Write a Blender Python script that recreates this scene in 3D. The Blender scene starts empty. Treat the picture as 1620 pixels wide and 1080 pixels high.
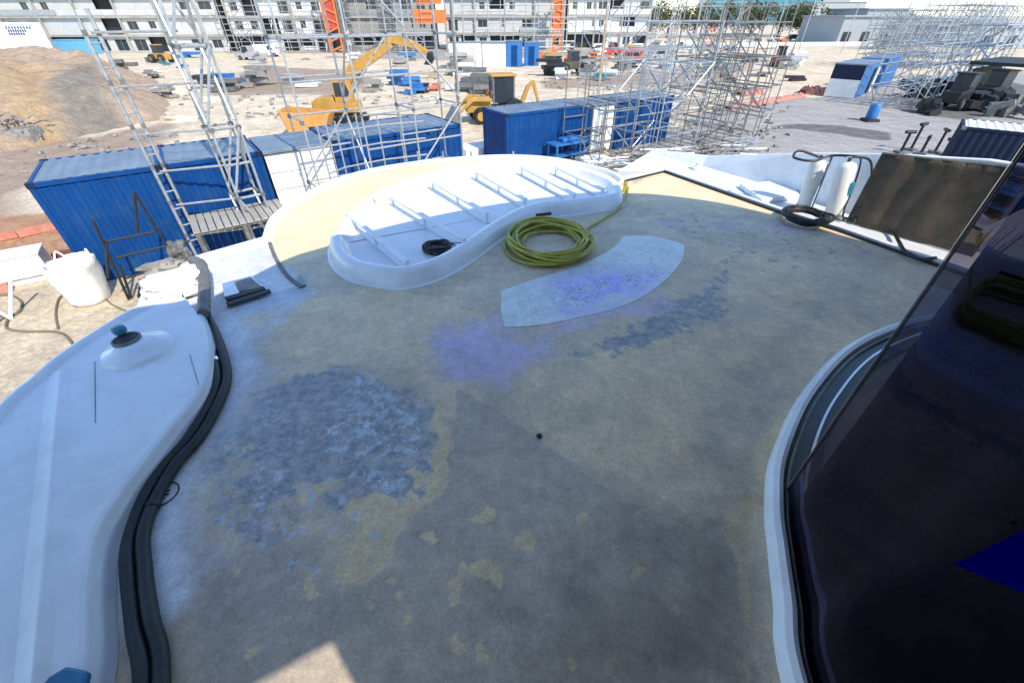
import bpy, bmesh, math, random
import numpy as np
from mathutils import Vector, Matrix
random.seed(7)
C = bpy.context.scene.collection
# ------------------------------------------------------------------ camera, sky, sun
CAMZ, DECK, FPX = 6.3, 4.0, 665.5
_d = np.array([2., -860., -FPX]); _d /= np.linalg.norm(_d)
_up = -_d
_fh = np.array([0, 0, -1.]) - _up * (-_up[2]); _fh /= np.linalg.norm(_fh)
RM = np.array([np.cross(_fh, _up), _fh, _up])
cam = bpy.data.cameras.new('camera'); co = bpy.data.objects.new('camera', cam); C.objects.link(co)
m = Matrix([list(RM[i]) + [0] for i in range(3)] + [[0, 0, 0, 1]])
co.matrix_world = Matrix.Translation((0, 0, CAMZ)) @ m
cam.sensor_width = 36; cam.lens = FPX / 1620 * 36; cam.clip_start = .05; cam.clip_end = 5000
bpy.context.scene.camera = co
SUN = Vector((.62, -.78, 0)).normalized(); ELEV = math.radians(44)
world = bpy.data.worlds.new('World'); bpy.context.scene.world = world; world.use_nodes = True
wn = world.node_tree; wn.nodes.clear()
sky = wn.nodes.new('ShaderNodeTexSky'); sky.sky_type = 'NISHITA'; sky.sun_disc = False
sky.sun_elevation = ELEV; sky.sun_rotation = math.atan2(SUN.x, SUN.y); sky.air_density = 1.0; sky.dust_density = 0; sky.ozone_density = 3.0
bg = wn.nodes.new('ShaderNodeBackground'); bg.inputs[1].default_value = .15
wo = wn.nodes.new('ShaderNodeOutputWorld'); wn.links.new(sky.outputs[0], bg.inputs[0]); wn.links.new(bg.outputs[0], wo.inputs[0])
sl = bpy.data.lights.new('sun', 'SUN'); sl.energy = 2.7; sl.angle = math.radians(.5); sl.color = (1, .89, .74)
so = bpy.data.objects.new('sun', sl); C.objects.link(so)
sv = Vector((SUN.x * math.cos(ELEV), SUN.y * math.cos(ELEV), math.sin(ELEV)))
so.rotation_euler = sv.to_track_quat('Z', 'Y').to_euler(); so.location = (10, -20, 40)
vs = bpy.context.scene.view_settings; vs.view_transform = 'Standard'; vs.look = 'None'; vs.gamma = 1; vs.use_curve_mapping = False
vs.exposure = 1.1

def P(x, y, z=0.):
    "the point of height z seen at pixel x, y of the 1620x1080 photograph"
    r = RM @ np.array([x - 810., 540. - y, -FPX]); t = (z - CAMZ) / r[2]
    return Vector((r[0] * t, r[1] * t, z))
def PY(x, y, Y):
    r = RM @ np.array([x - 810., 540. - y, -FPX]); t = Y / r[1]
    return Vector((r[0] * t, Y, CAMZ + r[2] * t))
# ------------------------------------------------------------------ materials
MATS = {}
def mat(name, col, rough=.6, metal=0., var=.15, scale=3., bump=.0, bscale=40., col2=None, spec=.5, dirt=None, dirt_amt=.0, dscale=1.5):
    if name in MATS: return MATS[name]
    M = bpy.data.materials.new(name); M.use_nodes = True; nt = M.node_tree; N = nt.nodes; L = nt.links
    b = N['Principled BSDF']; b.inputs['Roughness'].default_value = rough; b.inputs['Metallic'].default_value = metal
    b.inputs['Specular IOR Level'].default_value = spec
    tc = N.new('ShaderNodeTexCoord'); src = tc.outputs['Object']
    nz = N.new('ShaderNodeTexNoise'); nz.inputs['Scale'].default_value = scale; nz.inputs['Detail'].default_value = 6; nz.inputs['Roughness'].default_value = .65
    L.new(src, nz.inputs['Vector'])
    mx = N.new('ShaderNodeMix'); mx.data_type = 'RGBA'
    c2 = col2 or tuple(min(1, c * (1 + var)) for c in col); c1 = col if col2 else tuple(c * (1 - var) for c in col)
    mx.inputs[6].default_value = (*c1, 1); mx.inputs[7].default_value = (*c2, 1)
    rp = N.new('ShaderNodeMapRange'); rp.inputs[1].default_value = .35; rp.inputs[2].default_value = .65
    L.new(nz.outputs[0], rp.inputs[0]); L.new(rp.outputs[0], mx.inputs[0]); out = mx.outputs[2]
    if dirt:
        n2 = N.new('ShaderNodeTexNoise'); n2.inputs['Scale'].default_value = dscale; n2.inputs['Detail'].default_value = 9; n2.inputs['Roughness'].default_value = .72
        L.new(src, n2.inputs['Vector'])
        r2 = N.new('ShaderNodeMapRange'); r2.inputs[1].default_value = .5; r2.inputs[2].default_value = .68; r2.inputs[4].default_value = dirt_amt
        L.new(n2.outputs[0], r2.inputs[0]); m2 = N.new('ShaderNodeMix'); m2.data_type = 'RGBA'; m2.inputs[7].default_value = (*dirt, 1)
        L.new(r2.outputs[0], m2.inputs[0]); L.new(out, m2.inputs[6]); out = m2.outputs[2]
        r3 = N.new('ShaderNodeMapRange'); r3.inputs[3].default_value = rough; r3.inputs[4].default_value = min(1, rough + .25); L.new(r2.outputs[0], r3.inputs[0]); L.new(r3.outputs[0], b.inputs['Roughness'])
    L.new(out, b.inputs['Base Color'])
    if bump:
        nb = N.new('ShaderNodeTexNoise'); nb.inputs['Scale'].default_value = bscale; nb.inputs['Detail'].default_value = 4; L.new(src, nb.inputs['Vector'])
        bp = N.new('ShaderNodeBump'); bp.inputs['Strength'].default_value = bump; bp.inputs['Distance'].default_value = .02
        L.new(nb.outputs[0], bp.inputs['Height']); L.new(bp.outputs[0], b.inputs['Normal'])
    MATS[name] = M; return M
gel = mat('white_gelcoat', (.73, .76, .79), .22, var=.05, scale=2, dirt=(.46, .46, .43), dirt_amt=.34, dscale=3.5, bump=.05, bscale=14)
galv = mat('galvanised_steel', (.42, .44, .45), .42, .55, var=.2, scale=6)
galvd = mat('weathered_steel', (.20, .20, .19), .55, .5, var=.35, scale=5)
cblue = mat('container_blue', (.003, .048, .19), .5, var=.12, scale=1.2, dirt=(.03, .08, .16), dirt_amt=.5, spec=.15)
cnavy = mat('container_navy', (.004, .013, .040), .6, var=.15, dirt=(.02, .03, .05), dirt_amt=.4, spec=.3)
croof = mat('container_roof', (.135, .185, .245), .5, var=.2, scale=.8, dirt=(.26, .29, .31), dirt_amt=.6)
white = mat('white_paint', (.72, .72, .70), .5, var=.06, dirt=(.45, .43, .38), dirt_amt=.4)
whited = mat('grey_white_panel', (.52, .52, .50), .6, var=.12, dirt=(.32, .31, .29), dirt_amt=.5, scale=.5, dscale=.4)
conc = mat('concrete', (.34, .33, .30), .85, var=.2, scale=.4, dirt=(.2, .19, .17), dirt_amt=.6, dscale=.5, bump=.3, bscale=8)
dark = mat('dark_opening', (.02, .022, .025), .6)
darkg = mat('dark_window_glass', (.03, .04, .05), .12)
rubber = mat('black_rubber', (.010, .012, .012), .5, var=.3, dirt=(.06, .06, .055), dirt_amt=.35, dscale=6)
duct = mat('grey_duct_wrap', (.14, .14, .135), .6, var=.25, scale=12)
yhose = mat('yellow_hose', (.40, .37, .05), .45, var=.18, scale=9, dirt=(.17, .16, .05), dirt_amt=.6, dscale=7)
yellow = mat('plant_yellow', (.46, .25, .045), .55, var=.2, dirt=(.26, .19, .11), dirt_amt=.8)
orange = mat('orange_paint', (.65, .17, .04), .5, var=.15, dirt=(.35, .2, .1), dirt_amt=.4)
red = mat('red_paint', (.5, .06, .04), .5, var=.15)
redmesh = mat('orange_mesh', (.55, .21, .15), .7, var=.25, scale=2)
teal = mat('teal_plastic', (.03, .20, .30), .4, var=.15)
ltblue = mat('light_blue_tarp', (.12, .38, .60), .55, var=.15)
tarpb = mat('blue_tarp', (.015, .17, .34), .45, var=.2)
blue2 = mat('bright_blue_paint', (.03, .15, .40), .45, var=.15)
brownm = mat('brown_netting', (.075, .06, .042), .85, var=.3, scale=5, dirt=(.12, .10, .075), dirt_amt=.5, bump=.4, bscale=60)
wood = mat('scaffold_board', (.42, .32, .20), .8, var=.2, scale=5)
rag = mat('white_cloth', (.70, .69, .66), .9, var=.08, bump=.4, bscale=9)
grime = mat('grey_rubble', (.26, .25, .23), .9, var=.4, scale=5)
bluerefl = mat('deep_blue_reflection', (.0003, .0006, .075), .9, spec=0., var=.02)  # flat blue standing in for a reflection in the pane
interior = mat('dark_interior', (.006, .006, .010), .6)
steel = mat('polished_steel', (.62, .64, .66), .18, .95, var=.05)
olive = mat('olive_machine', (.08, .085, .05), .6, var=.3)
trunkm = mat('bark', (.09, .065, .045), .9)
leafm = mat('foliage', (.045, .062, .018), .8, col2=(.10, .10, .03), scale=.25)
wallw = mat('far_white_wall', (.33, .36, .38), .7, var=.06, scale=.1)
tealg = mat('teal_curtain_glass', (.05, .20, .26), .2, var=.1)
# ------------------------------------------------------------------ geometry helpers
class MB:
    def __init__(s): s.v = []; s.f = []
    def add(s, v, f):
        n = len(s.v); s.v += [tuple(p) for p in v]; s.f += [tuple(n + i for i in q) for q in f]; return s
    def box(s, c, d, rz=0, ry=0, rx=0):
        M = Matrix.Rotation(rz, 3, 'Z') @ Matrix.Rotation(ry, 3, 'Y') @ Matrix.Rotation(rx, 3, 'X'); c = Vector(c)
        v = [c + M @ Vector((x * d[0] / 2, y * d[1] / 2, z * d[2] / 2)) for x in (-1, 1) for y in (-1, 1) for z in (-1, 1)]
        return s.add(v, [(0, 1, 3, 2), (4, 6, 7, 5), (0, 4, 5, 1), (2, 3, 7, 6), (0, 2, 6, 4), (1, 5, 7, 3)])
    def tube(s, pts, r, n=8, cap=True, closed=False):
        pts = [Vector(p) for p in pts]; N = len(pts); rr = r if isinstance(r, (list, tuple)) else [r] * N
        base = len(s.v); prev = None; fs = []
        for i, p in enumerate(pts):
            a = pts[(i - 1) % N] if (i or closed) else p; b = pts[(i + 1) % N] if (i < N - 1 or closed) else p
            t = (b - a); t = t.normalized() if t.length > 1e-9 else Vector((0, 0, 1))
            if prev is None: u = t.orthogonal().normalized()
            else:
                u = prev - t * prev.dot(t); u = u.normalized() if u.length > 1e-6 else t.orthogonal().normalized()
            prev = u; w = t.cross(u)
            for k in range(n):
                q = 2 * math.pi * k / n; s.v.append(tuple(p + (u * math.cos(q) + w * math.sin(q)) * rr[i]))
        for i in range(N if closed else N - 1):
            j = (i + 1) % N
            for k in range(n): fs.append((base + i * n + k, base + i * n + (k + 1) % n, base + j * n + (k + 1) % n, base + j * n + k))
        if cap and not closed: fs += [tuple(base + k for k in reversed(range(n))), tuple(base + (N - 1) * n + k for k in range(n))]
        s.f += fs; return s
    def prism(s, poly, z0, z1):
        n = len(poly); v = [(p[0], p[1], z0) for p in poly] + [(p[0], p[1], z1) for p in poly]
        return s.add(v, [tuple(reversed(range(n))), tuple(range(n, 2 * n))] + [(i, (i + 1) % n, n + (i + 1) % n, n + i) for i in range(n)])
    def extr(s, poly, c, ux, uy, depth):
        "2-D outline in axes ux, uy at c, extruded along ux x uy by depth either side of centre"
        c = Vector(c); ux = Vector(ux); uy = Vector(uy); w = ux.cross(uy).normalized() * depth / 2; n = len(poly)
        v = [c + ux * x + uy * y - w for x, y in poly] + [c + ux * x + uy * y + w for x, y in poly]
        return s.add(v, [tuple(reversed(range(n))), tuple(range(n, 2 * n))] + [(i, (i + 1) % n, n + (i + 1) % n, n + i) for i in range(n)])
    def lathe(s, prof, c=(0, 0, 0), n=24, axis=None):
        base = len(s.v); c = Vector(c); Q = Vector(axis).to_track_quat('Z', 'Y').to_matrix() if axis else Matrix.Identity(3)
        for r, z in prof:
            for k in range(n): a = 2 * math.pi * k / n; s.v.append(tuple(c + Q @ Vector((r * math.cos(a), r * math.sin(a), z))))
        for i in range(len(prof) - 1):
            for k in range(n): s.f.append((base + i * n + k, base + i * n + (k + 1) % n, base + (i + 1) * n + (k + 1) % n, base + (i + 1) * n + k))
        s.f += [tuple(base + k for k in reversed(range(n))), tuple(base + (len(prof) - 1) * n + k for k in range(n))]; return s
    def mesh(s, name, m, smooth=False, fix=True):
        me = bpy.data.meshes.new(name); me.from_pydata(s.v, [], s.f); me.materials.append(m)
        if fix:
            bm = bmesh.new(); bm.from_mesh(me); bmesh.ops.recalc_face_normals(bm, faces=bm.faces); bm.to_mesh(me); bm.free()
        if smooth:
            me.polygons.foreach_set('use_smooth', [True] * len(me.polygons))
            try: me.set_sharp_from_angle(angle=math.radians(smooth if smooth is not True else 40))
            except Exception: pass
        return me
    def build(s, name, m, parent=None, smooth=False, bevel=0, fix=True, loc=None):
        o = bpy.data.objects.new(name, s.mesh(name, m, smooth, fix)); C.objects.link(o)
        if parent: o.parent = parent
        if loc: o.location = loc
        if bevel:
            md = o.modifiers.new('bevel', 'BEVEL'); md.width = bevel; md.segments = 2; md.limit_method = 'ANGLE'
        return o
def tag(o, label=None, cat=None, group=None, kind=None):
    if label: o['label'] = label
    if cat: o['category'] = cat
    if group: o['group'] = group
    if kind: o['kind'] = kind
    return o
def thing(name, label, cat, loc=(0, 0, 0), rz=0, group=None):
    o = bpy.data.objects.new(name, None); C.objects.link(o); o.location = loc; o.rotation_euler = (0, 0, rz); return tag(o, label, cat, group)
def inst(me, name, parent, loc=(0, 0, 0), rot=None, quat=None):
    o = bpy.data.objects.new(name, me); C.objects.link(o); o.parent = parent; o.location = loc
    if rot: o.rotation_euler = rot
    if quat: o.rotation_mode = 'QUATERNION'; o.rotation_quaternion = quat
    return o
def kids(o): return [c for c in bpy.data.objects if c.parent == o]
def copy_tree(o, parent=None):
    c = o.copy(); C.objects.link(c); c.parent = parent
    for ch in kids(o): copy_tree(ch, c)
    return c
def spline(pts, n=8, closed=False):
    pts = [Vector(p) for p in pts]; N = len(pts); out = []
    for i in range(N if closed else N - 1):
        g = (lambda k: pts[k % N]) if closed else (lambda k: pts[max(0, min(N - 1, k))])
        a, b, c, d = g(i - 1), g(i), g(i + 1), g(i + 2)
        for k in range(n):
            t = k / n; out.append(.5 * ((2 * b) + (c - a) * t + (2 * a - 5 * b + 4 * c - d) * t * t + (3 * b - a - 3 * c + d) * t ** 3))
    if not closed: out.append(pts[-1])
    return out
def offset(path, d, closed=False):
    N = len(path); out = []
    for i, p in enumerate(path):
        a = path[(i - 1) % N] if (i or closed) else p; b = path[(i + 1) % N] if (i < N - 1 or closed) else p
        t = Vector((b.x - a.x, b.y - a.y)); t = t.normalized() if t.length > 1e-9 else Vector((1, 0))
        out.append(Vector((p.x - t.y * d, p.y + t.x * d, p.z)))
    return out
def sweep(path, prof, closed=False, cap=True):
    "profile of (sideways, up) points swept along a ground-plan path"
    b = MB(); n = len(prof)
    for (o_, z_) in prof:
        for p in offset(path, o_, closed): b.v.append((p.x, p.y, p.z + z_))
    N = len(path)
    for j in range(n - 1):
        for i in range(N if closed else N - 1): b.f.append((j * N + i, j * N + (i + 1) % N, (j + 1) * N + (i + 1) % N, (j + 1) * N + i))
    if cap and not closed: b.f += [tuple(j * N for j in range(n)), tuple(j * N + N - 1 for j in reversed(range(n)))]
    return b
def sdist(px, py, poly):
    "signed distance (+ inside) of points to a polygon"
    d = np.full(px.shape, 1e9); inside = np.zeros(px.shape, bool); n = len(poly)
    for i in range(n):
        ax, ay = poly[i][0], poly[i][1]; bx, by = poly[(i + 1) % n][0], poly[(i + 1) % n][1]
        vx, vy = bx - ax, by - ay; L = vx * vx + vy * vy + 1e-12
        t = np.clip(((px - ax) * vx + (py - ay) * vy) / L, 0, 1)
        d = np.minimum(d, np.hypot(px - ax - t * vx, py - ay - t * vy))
        cnd = ((ay > py) != (by > py)) & (px < (bx - ax) * (py - ay) / ((by - ay) if by != ay else 1e-12) + ax); inside ^= cnd
    return np.where(inside, d, -d)
def ldist(px, py, line):
    d = np.full(px.shape, 1e9)
    for a, b in zip(line[:-1], line[1:]):
        vx, vy = b[0] - a[0], b[1] - a[1]; L = vx * vx + vy * vy + 1e-12
        t = np.clip(((px - a[0]) * vx + (py - a[1]) * vy) / L, 0, 1); d = np.minimum(d, np.hypot(px - a[0] - t * vx, py - a[1] - t * vy))
    return d
def grid_mesh(name, xs, ys, zf, attrs, m, keep=None, kind='structure', smooth=True):
    X, Y = np.meshgrid(xs, ys); nx, ny = len(xs), len(ys); Z = zf(X, Y)
    idx = np.arange(nx * ny).reshape(ny, nx)
    q = np.stack([idx[:-1, :-1], idx[:-1, 1:], idx[1:, 1:], idx[1:, :-1]], -1).reshape(-1, 4)
    if keep is not None:
        k = keep(X, Y).ravel(); q = q[k[q].all(1)]
    me = bpy.data.meshes.new(name); me.vertices.add(nx * ny); me.vertices.foreach_set('co', np.stack([X, Y, Z], -1).astype(np.float32).ravel())
    me.loops.add(q.size); me.loops.foreach_set('vertex_index', q.ravel().astype(np.int32)); me.polygons.add(len(q))
    me.polygons.foreach_set('loop_start', np.arange(0, q.size, 4, dtype=np.int32)); me.polygons.foreach_set('loop_total', np.full(len(q), 4, dtype=np.int32))
    me.update(calc_edges=True); me.polygons.foreach_set('use_smooth', [smooth] * len(q))
    for k, v in attrs(X, Y).items():
        a = me.attributes.new(k, 'FLOAT', 'POINT'); a.data.foreach_set('value', np.clip(v, 0, 1).astype(np.float32).ravel())
    me.materials.append(m); o = bpy.data.objects.new(name, me); C.objects.link(o); o['kind'] = kind; return o
def blend_mat(name, base, layers, rough=.8, bump=.3, bscale=10., nscale=3., noise_amt=.9, base2=None, bs=1.5, bdist=.02, spec=.5, extra=None):
    "base colour with attribute-driven layers whose borders are broken up by noise; layers: (attr, colour, colour2, noise scale)"
    M = bpy.data.materials.new(name); M.use_nodes = True; nt = M.node_tree; N = nt.nodes; L = nt.links; b = N['Principled BSDF']
    b.inputs['Specular IOR Level'].default_value = spec
    tc = N.new('ShaderNodeTexCoord')
    def noise(sc, det=6, ro=.65, stretch=None):
        n = N.new('ShaderNodeTexNoise'); n.inputs['Scale'].default_value = sc; n.inputs['Detail'].default_value = det; n.inputs['Roughness'].default_value = ro
        if stretch:
            mp = N.new('ShaderNodeMapping'); mp.inputs['Rotation'].default_value = (0, 0, stretch[1]); mp.inputs['Scale'].default_value = (stretch[0], 1, 1); L.new(tc.outputs['Object'], mp.inputs[0]); L.new(mp.outputs[0], n.inputs['Vector'])
        else: L.new(tc.outputs['Object'], n.inputs['Vector'])
        return n.outputs[0]
    def rng(x, a, c, d=0, e=1):
        r = N.new('ShaderNodeMapRange'); r.inputs[1].default_value = a; r.inputs[2].default_value = c; r.inputs[3].default_value = d; r.inputs[4].default_value = e; L.new(x, r.inputs[0]); return r.outputs[0]
    def mix(f, a, c):
        x = N.new('ShaderNodeMix'); x.data_type = 'RGBA'
        L.new(f, x.inputs[0]) if not isinstance(f, float) else setattr(x.inputs[0], 'default_value', f)
        for i, s_ in ((6, a), (7, c)):
            if isinstance(s_, tuple): x.inputs[i].default_value = (*s_, 1)
            else: L.new(s_, x.inputs[i])
        return x.outputs[2]
    def math_(op, a, c):
        x = N.new('ShaderNodeMath'); x.operation = op
        for i, s_ in enumerate((a, c)):
            if isinstance(s_, (int, float)): x.inputs[i].default_value = s_
            else: L.new(s_, x.inputs[i])
        return x.outputs[0]
    out = mix(rng(noise(bs), .3, .7), base, base2 or base)
    for (att, c1, c2, sc, hard, *am) in layers:
        a = N.new('ShaderNodeAttribute'); a.attribute_name = att
        f = math_('ADD', a.outputs['Fac'], math_('MULTIPLY', math_('SUBTRACT', noise(sc, 10, .72), .5), am[0] if am else noise_amt))
        gate = rng(a.outputs['Fac'], .02, .2)
        f = math_('MULTIPLY', rng(f, .5 - hard, .5 + hard), gate)
        out = mix(f, out, mix(rng(noise(sc * 2.3), .35, .65), c1, c2))
    fine = noise(nscale * 14, 8, .8)
    dk = N.new('ShaderNodeMix'); dk.data_type = 'RGBA'; dk.blend_type = 'MULTIPLY'; dk.inputs[0].default_value = 1
    g = rng(fine, .3, .7, .78, 1.15); cc = N.new('ShaderNodeCombineColor'); [L.new(g, cc.inputs[i]) for i in range(3)]
    L.new(out, dk.inputs[6]); L.new(cc.outputs[0], dk.inputs[7]); out = dk.outputs[2]
    if extra: out = extra(N, L, tc, noise, rng, mix, math_, out)
    L.new(out, b.inputs['Base Color']); L.new(rng(noise(nscale * .7), .35, .65, rough - .12, min(1, rough + .1)), b.inputs['Roughness'])
    bp = N.new('ShaderNodeBump'); bp.inputs['Strength'].default_value = bump; bp.inputs['Distance'].default_value = bdist
    L.new(math_('ADD', noise(bscale, 8, .7), math_('MULTIPLY', noise(bscale * .12, 3), 2.)), bp.inputs['Height']); L.new(bp.outputs[0], b.inputs['Normal'])
    return M
def rough3(N, L, tc, noise, rng, mix, math_, out):
    for sc, lo, hi in ((.35, .86, 1.12), (1.4, .84, 1.12), (7., .80, 1.18)):
        g = rng(noise(sc, 10, .72), .34, .66, lo, hi); cc = N.new('ShaderNodeCombineColor'); [L.new(g, cc.inputs[i]) for i in range(3)]
        d = N.new('ShaderNodeMix'); d.data_type = 'RGBA'; d.blend_type = 'MULTIPLY'; d.inputs[0].default_value = 1; L.new(out, d.inputs[6]); L.new(cc.outputs[0], d.inputs[7]); out = d.outputs[2]
    n = noise(.5, 8, .7, (7., .35)); out = mix(rng(n, .56, .70, 0, .4), out, (.33, .25, .17))
    return out
def sstep(d, w): return np.clip(.5 + d / (2 * w), 0, 1)
def pp(z, *pts): return [P(x, y, z) for x, y in pts]

# ------------------------------------------------------------------ terrain
from mathutils import noise as mn
def g_attrs(X, Y):
    A = {}; X = X.copy(); Y = Y.copy()
    for i in np.ndindex(X.shape):
        q = Vector((X[i] * .22, Y[i] * .22, 0)); v = mn.noise_vector(q) * 2.2 + mn.noise_vector(q * 4) * .7; f = min(1, max(.12, (Y[i] - 14) / 25)); X[i] += v.x * f; Y[i] += v.y * f
    brown = np.maximum(sstep(sdist(X, Y, pp(0, (330, 150), (400, 103), (540, 112), (600, 130), (540, 150))), 2.5), 0)
    brown = np.maximum(brown, sstep(sdist(X, Y, pp(0, (-80, 400), (-60, 215), (150, 215), (280, 190), (300, 215), (40, 300), (60, 400))), 1.5) * .8)
    brown = np.maximum(brown, sstep(sdist(X, Y, pp(0, (840, 145), (850, 128), (960, 118), (1150, 108), (1230, 90), (1150, 130))), 2.) * .7)
    grey = sstep(sdist(X, Y, pp(0, (930, 330), (1000, 235), (1090, 190), (1200, 160), (1310, 152), (1440, 122), (1700, 105), (2600, 260), (1800, 500))), .9)
    grey = np.maximum(grey, sstep(sdist(X, Y, pp(0, (500, 92), (640, 80), (1000, 70), (1260, 66), (1250, 74), (760, 96))), 2.) * .8)
    grey = np.maximum(grey, sstep(-ldist(X, Y, pp(0, (380, 150), (480, 146), (570, 150))) + .8, .8) * .7)
    darkp = sstep(sdist(X, Y, pp(0, (1230, 205), (1290, 195), (1420, 210), (1400, 226), (1290, 212))), .8) * .9
    darkp = np.maximum(darkp, sstep(sdist(X, Y, pp(0, (1380, 150), (1480, 138), (1620, 130), (1760, 170), (1500, 188), (1420, 175))), 1.) * .8)
    slab = sstep(sdist(X, Y, pp(0, (-700, 520), (-60, 432), (180, 425), (330, 385), (470, 300), (600, 700), (300, 1000), (-900, 900))), .25)
    rust = sstep(sdist(X, Y, pp(0, (-90, 470), (-60, 345), (110, 335), (190, 400), (100, 425), (20, 440))), .5)
    A.update(brown=brown, grey=grey, darkp=darkp, slab=slab, rust=rust); return A
def g_z(X, Y):
    n = np.sin(X * .9 + np.sin(Y * .7) * 2) * np.cos(Y * .8 + np.sin(X * .5)) * .04
    return n * (1 - sstep(sdist(X, Y, [(-18, 0), (-16, 12), (-9, 14), (0, 40), (40, 60), (60, 20), (20, -10)]), 1.))
gm = blend_mat('sandy_ground', (.55, .45, .31), [('brown', (.37, .28, .20), (.30, .22, .16), .35, .15), ('grey', (.37, .35, .325), (.30, .285, .265), .3, .12),
               ('darkp', (.10, .095, .09), (.17, .16, .14), .8, .12), ('rust', (.42, .17, .075), (.42, .28, .16), 1.2, .12), ('slab', (.56, .46, .31), (.50, .42, .30), .8, .05)],
               .92, .6, 3., .5, .7, base2=(.70, .60, .44), bs=.35, bdist=.06, extra=rough3)
grid_mesh('ground', np.arange(-90, 90.01, .5), np.arange(-12, 120.01, .5), g_z, g_attrs, gm)
far = MB().add([(-3000, -1500, -.06), (3000, -1500, -.06), (3000, 3500, -.06), (-3000, 3500, -.06)], [(0, 1, 2, 3)]).build('far_ground', gm, fix=False); far['kind'] = 'structure'
from mathutils import noise as mn
def m_z(X, Y):
    Z = np.zeros(X.shape); d = sdist(X, Y, [P(60, 232), P(180, 205), P(262, 188), P(270, 165), P(250, 128), P(150, 105), P(-100, 100), P(-700, 240), P(-300, 300)])
    for i in np.ndindex(X.shape):
        h = min(3.3, max(0, d[i]) * .62); q = Vector((X[i] * .28, Y[i] * .28, 0))
        Z[i] = h * (.8 + .35 * mn.noise(q)) + (.22 * mn.noise(q * 5) + .12 * mn.noise(q * 13) if d[i] > 0 else 0) - (.15 if d[i] <= .3 else 0)
    return Z
mm = blend_mat('mound_soil', (.38, .27, .18), [('tan', (.48, .34, .19), (.40, .27, .15), .35, .2), ('greyd', (.27, .24, .19), (.22, .19, .15), .5, .2)], .95, 1., 3., .6, .9, base2=(.46, .35, .25), bs=.25, bdist=.15, extra=rough3)
def m_attr(X, Y):
    return dict(tan=sstep(sdist(X, Y, [P(x, y, 1.6) for x, y in ((5, 180), (10, 110), (90, 130), (90, 200), (60, 215))]), 1.4) * .9,
                greyd=sstep(sdist(X, Y, [P(x, y, 1.2) for x, y in ((85, 150), (170, 120), (200, 180), (130, 205), (85, 200))]), 1.4) * .8)
grid_mesh('dirt_mound', np.arange(-75, -22, .45), np.arange(24, 74, .45), m_z, m_attr, mm)
for i, (x, y, s_) in enumerate(((265, 148, 1.6), (285, 190, .9), (330, 160, 1.0), (930, 100, 1.2), (690, 160, .8))):
    c = P(x, y); b = MB(); bm = bmesh.new(); bmesh.ops.create_icosphere(bm, subdivisions=3, radius=1)
    for v in bm.verts: v.co *= 1 + .35 * mn.noise(v.co * 1.8 + Vector((i * 7, 0, 0))); v.co.x *= 1.5; v.co.z = max(v.co.z * .45, -.05)
    b.v = [tuple(v.co * s_) for v in bm.verts]; b.f = [tuple(v.index for v in f.verts) for f in bm.faces]; bm.free()
    o = b.build('soil_heap', gm if i != 3 else grime, smooth=True, loc=tuple(c)); tag(o, ['pale sand heap by the foot of the dirt mound', 'low sand heap right of the mound, left of scaffold tower', 'small pale heap between the two near scaffold towers', 'grey rubble heap beyond the dark loader', 'small white heap right of the excavator tracks'][i], 'heap', 'soil heaps on the site')

# ------------------------------------------------------------------ deck
D = DECK
outer = pp(D, (0, 672), (60, 613), (100, 578), (160, 537), (225, 500)) + pp(D, (240, 455), (317, 410), (425, 379), (437, 348), (470, 322), (530, 290), (600, 270), (700, 256), (800, 250), (880, 255), (955, 272), (985, 288))
outer_s = spline([Vector((-2.6, -3, D)), Vector((-3.0, .3, D))] + outer[:5], 5)[:-1] + [outer[4], outer[5], outer[6], outer[7]] + spline(outer[8:], 6)
gut = pp(D, (1050, 272), (1130, 300), (1230, 335), (1330, 366), (1440, 405)) + [Vector((5.9, 2.6, D)), Vector((6.3, -.5, D)), Vector((6.3, -3, D))]
deck_poly = outer_s + gut
floor_m_layers = [
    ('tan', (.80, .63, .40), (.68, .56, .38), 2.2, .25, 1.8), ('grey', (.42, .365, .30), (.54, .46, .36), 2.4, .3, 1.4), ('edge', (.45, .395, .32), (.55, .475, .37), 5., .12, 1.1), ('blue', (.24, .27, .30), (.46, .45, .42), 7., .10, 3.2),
    ('purple', (.62, .53, .72), (.54, .48, .60), 2.5, .25, 1.8), ('bright', (.74, .58, .34), (.66, .52, .33), 6., .10, 1.5), ('chalk', (.60, .64, .66), (.42, .50, .58), 11., .05, 3.), ('cream', (.74, .60, .36), (.70, .55, .31), 1.5, .1, .3), ('dim', (.22, .19, .15), (.26, .225, .17), 1.2, .3), ('pale', (.50, .53, .58), (.58, .63, .70), 4., .3, .9), ('white', (.72, .75, .78), (.66, .69, .73), 2.2, .3, .4)]
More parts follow.
